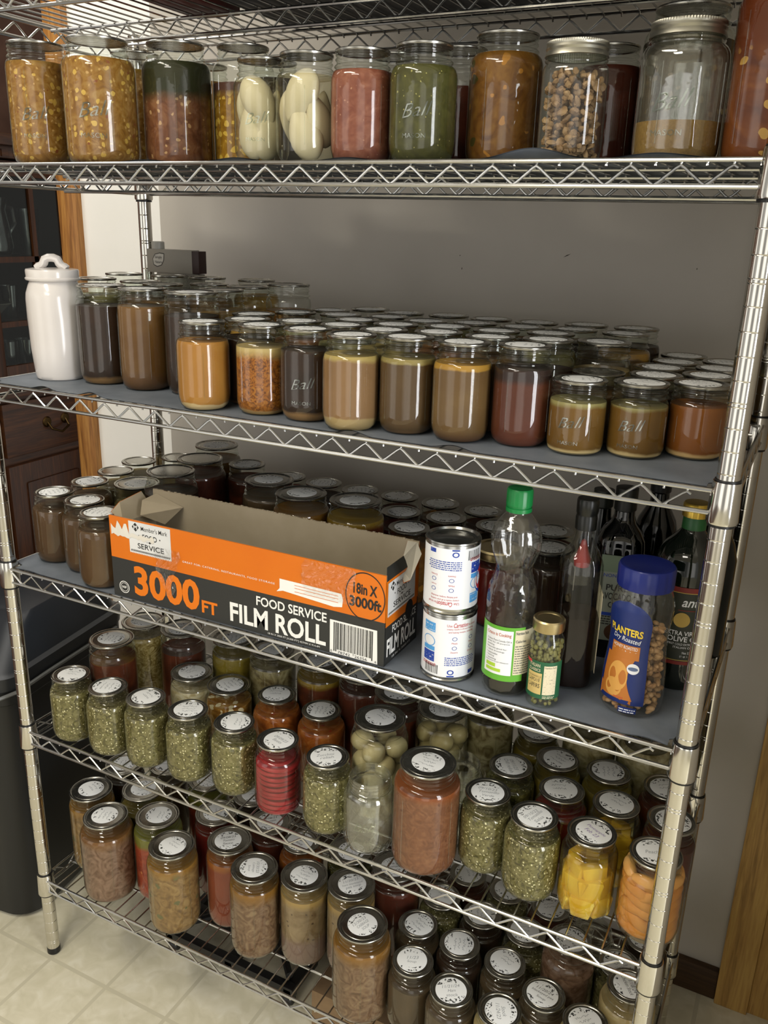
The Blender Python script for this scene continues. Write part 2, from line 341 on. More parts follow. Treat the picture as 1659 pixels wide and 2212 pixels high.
m = MB(); m.box((XL, YW-.62, 0), (49.55, YW+.01, 2.75), bev=.12); struct(m.build('baseboard_back', oak('dark_baseboard', '2e1d0e', '3f2a14', '4c351c', 'X', .6)))
def floor_mat():
    t = NT('cream_vinyl_floor'); v = t.obj(False); m_ = t.n.new('ShaderNodeMapping'); t.set(m_.inputs[0], v)
    m_.inputs['Location'].default_value = (-.4*S, .7*S, 0)
    sx = t.n.new('ShaderNodeSeparateXYZ'); t.set(sx.inputs[0], m_.outputs[0])
    def line(a, per):
        f = t.math('FRACT', t.math('ADD', t.math('DIVIDE', a, per*S), .5)); return t.math('LESS_THAN', t.math('ABSOLUTE', t.math('SUBTRACT', f, .5)), .16/per)
    k = t.math('MAXIMUM', line(sx.outputs[0], 6.0), line(sx.outputs[1], 5.9))
    n = t.noise(v, 26, 4, 1.0); c = t.ramp(n, [(.35, 'd2ccb2'), (.55, 'dcd6be'), (.7, 'e4dfca')])
    return t.end(t.bsdf(Base_Color=t.mix(k, c, srgb('cbc5ad')), Roughness=.38))
m = MB(); m.box((-24, -140, -1), (130, 30.2, 0)); struct(m.build('floor', floor_mat(), smooth=False))
m = MB(); m.box((-90, -140, -1), (-24, 96, -.02)); m.box((-24, 30.2, -1), (-1, 96, -.02)); struct(m.build('floor_dining', oak('dining_floor_wood', '3a2212', '4c2e18', '5c3a20', 'Y'), smooth=False))
m = MB(); m.box((-90, -140, 96), (130, 96, 97)); struct(m.build('ceiling', mottled('ceiling_paint', 'c9c3b4', 'd0cabc', 8, .8), smooth=False))
m = MB(); m.box((-67, -24, 0), (-64, 96, 96)); struct(m.build('wall_dining', mottled('rose_tan_wallpaper', '5c4238', '6c5044', 14, .7), smooth=False))
m = MB(); m.box((-64, 92, 0), (-1, 95, 96)); struct(m.build('wall_dining_end', mottled('rose_tan_wallpaper_end', '5c4238', '6c5044', 14, .7), smooth=False))

# specks and scuffs on the wall paint
for i, (u, z, L, a) in enumerate([(24.3, 55.2, .22, 1.4), (24.1, 56.1, .12, .9), (40.6, 55.9, .14, 1.4), (26.9, 50.6, .55, .95), (32.0, 56.4, .6, .45)]):
    m = MB(); m.grid(lambda p, q: (u+(p-.5)*L*cos(a)-(q-.5)*.07*sin(a)*(1-abs(2*p-1)), YW-.012, z+(p-.5)*L*sin(a)+(q-.5)*.07*cos(a)*(1-abs(2*p-1))), 4, 2)
    o = m.build('scuff_mark', plain('scuff_grey', '3d362c', .8), back, smooth=False)

# ------------------------------------------------------------------ china cabinet seen through the doorway
CX = -45.0
DW = oak('cherry_cabinet_wood', '2a1507', '3a1e0b', '4a2810', 'Z', .35); DWD = plain('cabinet_interior', '1c0f08', .7)
DWX = oak('cherry_cabinet_board', '2a1507', '3c200c', '4e2c12', 'Y', .35)
cab = thing('china_cabinet', 'dark cherry china cabinet with glazed doors beyond the doorway', 'cabinet', (CX, 36.5, 0))
y1 = 47.0
m = MB(); m.box((-17, 0, 3), (-.6, y1, 36)); m.box((-17.5, -.6, 35.4), (.8, y1+.5, 37.0), bev=.2); m.box((-17, 0, 0), (-1.6, y1, 3)); m.build('base_cabinet', DWX, cab)
for k in range(3):
    a = .9+k*15.4
    m = MB(); m.box((-.6, a, 27.4), (.1, a+14.4, 34.6), bev=.15); dr = m.build('drawer', DWX, cab)
    m = MB(); yc = a+8.6
    m.tube([(.2, yc-1.6, 31.2), (.9, yc-1.5, 30.3), (1.2, yc, 29.7), (.9, yc+1.5, 30.3), (.2, yc+1.6, 31.2)], .17, 8)
    m.lathe([(0, 0), (.75, .05), (.6, .2), (0, .25)], 14, M=Matrix.Translation((.1, yc-1.6, 31.2)) @ Matrix.Rotation(pi/2, 4, 'Y'))
    m.lathe([(0, 0), (.75, .05), (.6, .2), (0, .25)], 14, M=Matrix.Translation((.1, yc+1.6, 31.2)) @ Matrix.Rotation(pi/2, 4, 'Y'))
    m.build('drawer_pull', plain('antique_brass', '4a3a22', .4, 1.0), dr)
    m = MB(); m.box((-.6, a, 4), (.1, a+14.4, 26.2), bev=.12); m.box((.05, a+2.6, 6.6), (.35, a+11.8, 23.6), bev=.3); m.build('door', DW, cab)
m = MB(); m.box((-13, 0, 37), (-12, y1, 65)); m.box((-12, 0, 37), (-.8, .9, 65)); m.box((-12, y1-.9, 37), (-.8, y1, 65)); m.build('hutch_back', DWD, cab)
m = MB(); m.box((-13.4, -.9, 64.6), (1.0, y1+.9, 66.2), bev=.2); m.box((-14, -1.6, 66.0), (1.9, y1+1.6, 67.4), bev=.3)
for k in range(24): m.box((.95, .2+k*1.95, 64.75), (1.2, 1.2+k*1.95, 65.6))
m.build('crown_moulding', DWX, cab)
for z in (52.2, 44.2):
    m = MB(); m.box((-12, .9, z), (-1.2, y1-.9, z+.5)); m.build('shelf', DWX, cab)
for k in range(3):
    a = .3+k*15.6
    m = MB(); m.box((-.8, a, 37.4), (.1, a+2.0, 64.4), bev=.08); m.box((-.8, a+13.4, 37.4), (.1, a+15.2, 64.4), bev=.08)
    m.box((-.8, a+2, 37.4), (.1, a+13.4, 39.4), bev=.08); m.box((-.8, a+2, 62.6), (.1, a+13.4, 64.4), bev=.08)
    m.box((-.5, a+8.3, 39.4), (0, a+9.0, 62.6)); m.box((-.5, a+2, 52.3), (0, a+13.4, 53.0)); m.box((-.5, a+2, 44.3), (0, a+13.4, 45.0))
    gd = m.build('glazed_door', DW, cab)
    m = MB(); m.box((-.35, a+2, 39.4), (-.27, a+13.4, 62.6)); m.build('door_glass', thin_glass('cabinet_pane', 'e6eae8', 'c0c8c8', .45, .0), gd, smooth=False)
GW = thin_glass('tumbler_glass', 'c8cccc', '5c6468', 3.0, .3, 30, .12)
def tumbler(x, y, z, r, h, label):
    m = MB(); m.lathe([(0, 0), (r*.7, 0), (r*.74, .2), (r, h), (r-.08, h), (r*.68, .35), (0, .35)], 22)
    tag(m.build('drinking_glass', GW, None, (CX+x, 36.5+y, z)), label, 'glass', 'glassware in the china cabinet')
def pitcher(x, y, z):
    m = MB(); m.lathe([(0, 0), (2.1, 0), (2.6, 1.5), (2.2, 4.5), (2.0, 6), (2.4, 7.4), (2.3, 7.4), (1.9, 6), (2.1, 4.4), (0, .4)], 26)
    p = thing('glass_pitcher', 'cut glass pitcher on the upper cabinet shelf', 'pitcher', (CX+x, 36.5+y, z)); m.build('pitcher_body', GW, p)
    m = MB(); m.tube([(0, 2.1, 6.4), (0, 3.6, 6.2), (0, 3.9, 4.4), (0, 2.4, 2.6)], .28, 8); m.build('handle', GW, p)
pitcher(-4, 5.6, 52.7)
for i, (x, y, z, r, h, d) in enumerate([(-4, 11.6, 52.7, 1.5, 6.2, 'tall drinking glass right of the cut glass pitcher'), (-9.0, 2.4, 52.7, 1.4, 4, 'short glass left of the cut glass pitcher, upper cabinet shelf'),
    (-3.5, 2.6, 37.1, 1.4, 5.0, 'first tumbler from the left on the cabinet counter'), (-3.5, 5.7, 37.1, 1.4, 5.0, 'second tumbler from the left on the cabinet counter'), (-3.5, 8.8, 37.1, 1.4, 5.0, 'third tumbler from the left on the cabinet counter'),
    (-5, 8.2, 44.7, 1.2, 4.4, 'small tumbler beside the bowl on the middle cabinet shelf')]): tumbler(x, y, z, r, h, d)
m = MB(); m.lathe([(0, 0), (1.1, 0), (1.2, .5), (2.9, 2.2), (3.2, 2.4), (3.1, 2.5), (1.0, .7), (0, .6)], 26)
tag(m.build('china_bowl', plain('grey_china', '6a6864', .25), None, (CX-4, 36.5+2.9+.6, 44.7)), 'footed china bowl on the middle cabinet shelf', 'bowl')
jt = thing('storage_jar', 'glass storage jar with dark lid standing on top of the cabinet', 'jar', (CX-3.2, 36.5+2.8, 67.4))
m = MB(); m.lathe([(0, 0), (2.9, 0), (3.2, .4), (3.2, 4.6), (2.6, 5.4), (2.5, 6.0), (2.4, 6.0), (3.0, 4.5), (3.0, .5), (0, .3)], 28); m.build('jar_glass', GW, jt)
m = MB(); m.lathe([(2.7, 5.8), (2.8, 6.0), (2.7, 6.6), (1.4, 7.2), (.5, 7.4), (.9, 8.2), (.8, 8.9), (0, 9.2)], 24); m.build('lid', plain('dark_pewter', '1e1a14', .4, .6), jt)

# ------------------------------------------------------------------ the wire shelving unit
rack = thing('wire_shelving_unit', 'chrome wire shelving unit with six shelves full of jars', 'shelf')
def post_profile(z0, z1):
    p = [(0, z0), (.5, z0)]; k = 0; z = 31.288-.0      # grooves every inch, every fifth one doubled
    zz = 31.288 - 33
    gs = []
    while zz < z1:
        if zz > z0+.6:
            n = round(31.288-zz)
            if n % 5 == 0: gs += [zz-.09, zz+.09]
            else: gs.append(zz)
        zz += 1.0
    for g in gs: p += [(.5, g-.05), (.5, g-.03), (.486, g), (.5, g+.03), (.5, g+.05)]
    p += [(.5, z1), (.44, z1+.12), (0, z1+.15)]; return p
for (x, y, n) in ((0, 0, 'front left'), (W, 0, 'front right'), (0, D, 'back left'), (W, D, 'back right')):
    m = MB(); m.lathe(post_profile(.55, 70.6), 28); po = m.build('post', POSTM, rack, (x, y, 0))
    m = MB(); m.lathe([(0, 0), (.46, 0), (.53, .08), (.53, .5), (.5, .62), (0, .62)], 24); m.build('foot', BLACKP, po)
def zig(m, a, b, z1, z0, ph, pitch, r):
    """bent wire between two chords; peaks every pitch, first one at ph along a->b"""
    a = Vector(a); b = Vector(b); L = (b-a).length; d = (b-a)/L; pts = []; t = ph-pitch; f = .17
    while t < L+pitch:
        for (tt, z, s_) in ((t-f, z1-.1, 0), (t, z1, 0), (t+f, z1-.1, 0), (t+pitch/2-f, z0+.1, 0), (t+pitch/2, z0, 0), (t+pitch/2+f, z0+.1, 0)):
            if -.02 <= tt-.0 <= L: pts.append(a+d*tt+Vector((0, 0, z)))
        t += pitch
    m.tube(pts, r, 7)
for key in 'EDCBAT':
    z = ZS[key]; wf = -.25
    m = MB(); R1 = .11
    for dz in (0, -1.0):                                      # front, back and side chords
        m.tube([(.35, wf, z+dz), (W-.35, wf, z+dz)], R1, 10); m.tube([(.35, D+.25, z+dz), (W-.35, D+.25, z+dz)], R1, 10)
        m.tube([(-.25, .35, z+dz), (-.25, D-.35, z+dz)], R1, 10); m.tube([(W+.25, .35, z+dz), (W+.25, D-.35, z+dz)], R1, 10)
        m.tube([(.1, 8.0, z-.2+dz*.95), (W-.1, 8.0, z-.2+dz*.95)], .11, 8)
    zig(m, (0, wf, 0), (W-.8, wf, 0), z-.2, z-.94, .5, 2.0, .07); zig(m, (0, D+.25, 0), (W-.8, D+.25, 0), z-.2, z-.94, .5, 2.0, .07)
    zig(m, (-.25, .8, 0), (-.25, D-.8, 0), z-.2, z-.94, .5, 2.0, .07); zig(m, (W+.25, .8, 0), (W+.25, D-.8, 0), z-.2, z-.94, .5, 2.0, .07)
    zig(m, (.3, 8.0, 0), (W-.3, 8.0, 0), z-.3, z-1.1, .2, 2.0, .06)
    m.tube([(.1, 2.55, z-.18), (W-.1, 2.55, z-.18)], .09, 8); m.tube([(.1, D-2.55, z-.18), (W-.1, D-2.55, z-.18)], .09, 8)
    for k in range(46):                                       # deck wires with the down-turned tips
        x = .5+k
        m.tube([(x, wf, z-.22), (x, wf+.02, z-.14), (x, wf+.12, z), (x, D+.13, z), (x, D+.25, z-.2)], .055, 6)
    sh = m.build('wire_shelf', CHROME, rack)
    for (x, y) in ((0, 0), (W, 0), (0, D), (W, D)):
        sx = 1 if x == 0 else -1; sy = 1 if y == 0 else -1
        m = MB(); m.lathe([(.53, -1.42), (.66, -1.42), (.69, -1.3), (.62, .38), (.6, .46), (.52, .46), (.52, -1.42)], 28)
        for dz in (0, -1.0):
            m.lathe([(0, -.14), (.16, -.08), (.19, 0), (.16, .08), (0, .14)], 10, c=(sx*.42, wf if y == 0 else .25, dz))
            m.lathe([(0, -.14), (.16, -.08), (.19, 0), (.16, .08), (0, .14)], 10, c=(-sx*.25, sy*.45, dz))
        c_ = m.build('corner_collar', POSTM, sh, (x, y, z))
        m = MB(); m.lathe([(.503, -1.56), (.6, -1.56), (.6, -1.43), (.515, -1.42), (.515, .47), (.56, .475), (.545, .56), (.503, .57)], 24); m.build('plastic_sleeve', BLACKP, sh, (x, y, z))
# plastic liners laid on three shelves, waving up a little at the front edge
LINM = mottled('grey_ribbed_liner', '666d76', '727982', 30, .55, bump=.06)
def liner(key, zoff, wav, label, x0=.75, x1=W-.75):
    z = ZS[key]+.085
    def zz(x, y):
        e = 0
        for (c, w_, h) in wav:
            if abs(x-c) < w_: e = max(e, h*.5*(1+cos(pi*(x-c)/w_)))
        return z+e*max(0, 1-(y-(-.1))/1.6)**2 if y < 1.5 else z
    m = MB(); nx, ny = 300, 18
    ys = [-.1, .1, .3, .5, .8, 1.1, 1.5, 3, 5, 7, 9, 11, 13, 14, 15, 15.4, 15.7, 15.9, 16.1]
    def f(p, q, dz):
        y = ys[min(int(round(q*ny)), ny)]; ins = .62 if (y < .65 or y > 15.3) else 0
        x = (x0-.35)+p*(x1-x0+.7); x = min(max(x, .82 if ins else x0-.35), W-.82 if ins else x1+.35); return (x, y, zz(x, y)+dz)
    m.grid(lambda p, q: f(p, q, .035), nx, ny); m.grid(lambda p, q: f(p, q, 0), nx, ny, flip=True)
    return tag(m.build('shelf_liner', LINM), label, 'shelf liner', 'grey shelf liners')
liner('A', 0, [(14.5, 2.2, .1), (20.5, 2.0, .16), (27, 1.8, .12), (36.2, 2.6, .42), (41.5, 2.2, .18)], 'grey plastic liner under the top row of quart jars')
liner('B', 0, [(5.3, 1.3, .2), (9.3, 1.2, .25), (27.5, 1.4, .22), (33.3, 1.3, .2)], 'grey plastic liner under the brown broth jars', .28)
liner('C', 0, [(2.2, 1.2, .05), (44.2, 1.3, .12)], 'grey plastic liner under the film roll box', .2)
# ------------------------------------------------------------------ mason jars
def jar_profile(H, Dm, L):
    R = Dm/2; rn = L/2-.09; cr = .58 if Dm < 3.7 else .5
    if H < 4: cr = .34
    sh = max(.3, (R-rn)*1.0); zn = H-.92 if H > 4 else H-.82; zs = zn-sh*1.25-.12
    p = [(0, .1), (R*.66, .07), (R-cr*1.15, 0), (R-cr*.55, .04), (R-cr*.2, cr*.4), (R-.02, cr), (R, cr*1.6), (R, zs)]
    for t in (.2, .4, .6, .8):
        a = t*pi/2; p.append((R-(R-rn)*(1-cos(a))*.9, zs+(zn-zs)*sin(a)))
    p += [(rn, zn), (rn, zn+.06), (rn+.1, zn+.11), (rn+.12, zn+.16), (rn+.08, zn+.21), (rn, zn+.25), (rn, H-.52), (rn+.06, H-.48), (rn+.06, H-.43), (rn, H-.39),
          (rn, H-.3), (rn+.05, H-.26), (rn+.05, H-.22), (rn, H-.18), (rn, H-.09), (rn-.05, H-.05), (rn-.1, H-.05)]
    return p, R, rn, zs, zn
def squar(R, k):
    def f(th, r, z):
        if r < R*.97: return r
        c = abs(cos(2*th))**2.5; return r*(1-k*c+k*.5)
    return f
JC = {}
def jar_meshes(H, Dm, L, hollow=False):
    key = (H, Dm, L, hollow)
    if key in JC: return JC[key]
    p, R, rn, zs, zn = jar_profile(H, Dm, L)
    sq = squar(R, .035) if L < 3 and H > 4 else None
    m = MB(); m.lathe(p, 40, sq=sq)
    if hollow:
        q = [(0, .28)]+[(max(r-.11, 0), max(z, .28)) for (r, z) in p[3:15]]+[(rn-.1, H-.05)]; m.lathe(q, 40, sq=sq)
    if R > 1.3:                                # faint vertical panel ribs
        for k in range(4):
            th = pi/4+k*pi/2+.1
            rr = R+.004
            m.tube([(rr*cos(th), rr*sin(th), .8), (rr*cos(th), rr*sin(th), max(zs-.2, 1.2))], .022, 5)
    o = m.build('x', GLASS2 if hollow else GLASS); g = o.data; bpy.data.objects.remove(o)
    r = L/2
    m = MB(); m.lathe([(0, H-.1), (r-.12, H-.1), (r-.1, H-.14), (r-.02, H-.14), (r, H-.1), (r, H-.035), (r-.03, H), (r-.1, H+.01), (r-.16, H-.015), (r-.2, H-.055), (r-.3, H-.06), (r-.33, H-.035), (r-.36, H-.03), (0, H-.03)], 48)
    o = m.build('x', TIN); l = o.data; bpy.data.objects.remove(o)
    JC[key] = (g, l); return JC[key]
CC = {}
def content_mesh(H, Dm, L, fill, mat):
    key = (H, Dm, L, fill, mat.name)
    if key in CC: return CC[key]
    p, R, rn, zs, zn = jar_profile(H, Dm, L); zf = zn*fill if fill <= 1 else fill
    zf = min(zf, H-.2); q = []
    for (r, z) in p[:-2]:
        rr = max(r-.035, 0); z2 = z+.03
        if z > zn+.01: rr = rn-.05
        if z2 >= zf:
            if q: r0, z0 = q[-1]; t = (zf-z0)/max(z2-z0, 1e-6); q.append((r0+(rr-r0)*t, zf))
            break
        q.append((rr, z2))
    q += [(q[-1][0]*.96, zf-.03), (q[-1][0]*.5, zf-.035), (0, zf-.03)]
    m = MB(); m.lathe(q, 36, sq=squar(R, .035) if L < 3 and H > 4 else None)
    o = m.build('x', mat); me = o.data; bpy.data.objects.remove(o); CC[key] = me; return me
ST = {}
def sticker_mesh(text, ink=0, r=.985):
    key = (text, ink)
    if key in ST: return ST[key]
    rnd = random.Random(hash(text) % 9999 if not isinstance(text, str) else sum(map(ord, text)))
    m = MB(); m.lathe([(r, 0), (r, .008), (r-.01, .01), (0, .01)], 44, 0)
    fl = lambda u, v: (u, v, .0135)
    if isinstance(text, str):
        lines = text.split('|'); n = len(lines); h = .21 if n > 2 else .24
        for i, s in enumerate(lines):
            wd = min(1.45, .125*len(s)+.1); y = (n/2-i-1)*.32+.05; x = -wd/2+rnd.uniform(-.05, .05); sl = rnd.uniform(-.05, .05)
            m.text(s, wd, h, (lambda x, y, sl: lambda u, v: (x+u+v*.25, y+v+u*sl, .0135))(x, y, sl), 1, bold=-.004)
    else:                                       # an unreadable pencilled line or two
        for i in range(2+text % 2):
            y = .32-.3*i; x = -.55+rnd.uniform(0, .2); pts = [Vector((x, y, .012))]
            while x < .5+rnd.uniform(-.2, .1):
                x += rnd.uniform(.03, .07); pts.append(Vector((x, y+rnd.uniform(-.08, .1), .012)))
            for a, b in zip(pts, pts[1:]):
                d = (b-a).normalized(); pr = Vector((-d.y, d.x, 0))*.011
                m.add([a-pr, b-pr, b+pr, a+pr], [(0, 1, 2, 3)], 1)
    o = m.build('x', [STICK, (GINK, INK, PINK)[ink]], angle=20); me = o.data; bpy.data.objects.remove(o); ST[key] = me; return me
def emboss(H, R, z0, lines, parent, th=FRONT, h=.5):
    m = MB(); z = z0
    for (s, w_, h_, sh) in lines:
        m.text(s, w_, h_, (lambda z, w_, sh: lambda u, v: cyl_fn(R+.02, z+sh*.12*u, th-w_/2/R)(u+v*sh*.4, v))(z, w_, sh), 0, bold=-.006); z -= h_+.22
    # give the letters a little relief
    vs = list(m.v); fs = list(m.f); inner = [(x*(R-.002)/(R+.02), y*(R-.002)/(R+.02), zz) for x, y, zz in vs]
    m.add(inner, [f[::-1] for f in fs])
    return m.build('embossed_lettering', EMB, parent)
BALL = [('Ball', 1.25, .62, 1), ('MASON', 1.15, .2, 0)]
SHELFN = dict(A='top', B='second', C='third', D='fourth', E='bottom')
ORD = ['', 'first', 'second', 'third', 'fourth', 'fifth', 'sixth', 'seventh', 'eighth', 'ninth', 'tenth', 'eleventh', 'twelfth', 'thirteenth', 'fourteenth']
ROWN = ['front', 'second', 'third', 'fourth', 'back']
def row_of(s, y):
    lim = dict(A=(6.5, 99), B=(3.45, 6.6, 9.4, 12.45, 99), C=(3.3, 7.0, 9.6, 13.0, 99), D=(3.3, 6.7, 99), E=(2.75, 5.7, 8.6, 99))[s]
    for i, l in enumerate(lim):
        if y < l: return i, len(lim)
    return len(lim)-1, len(lim)
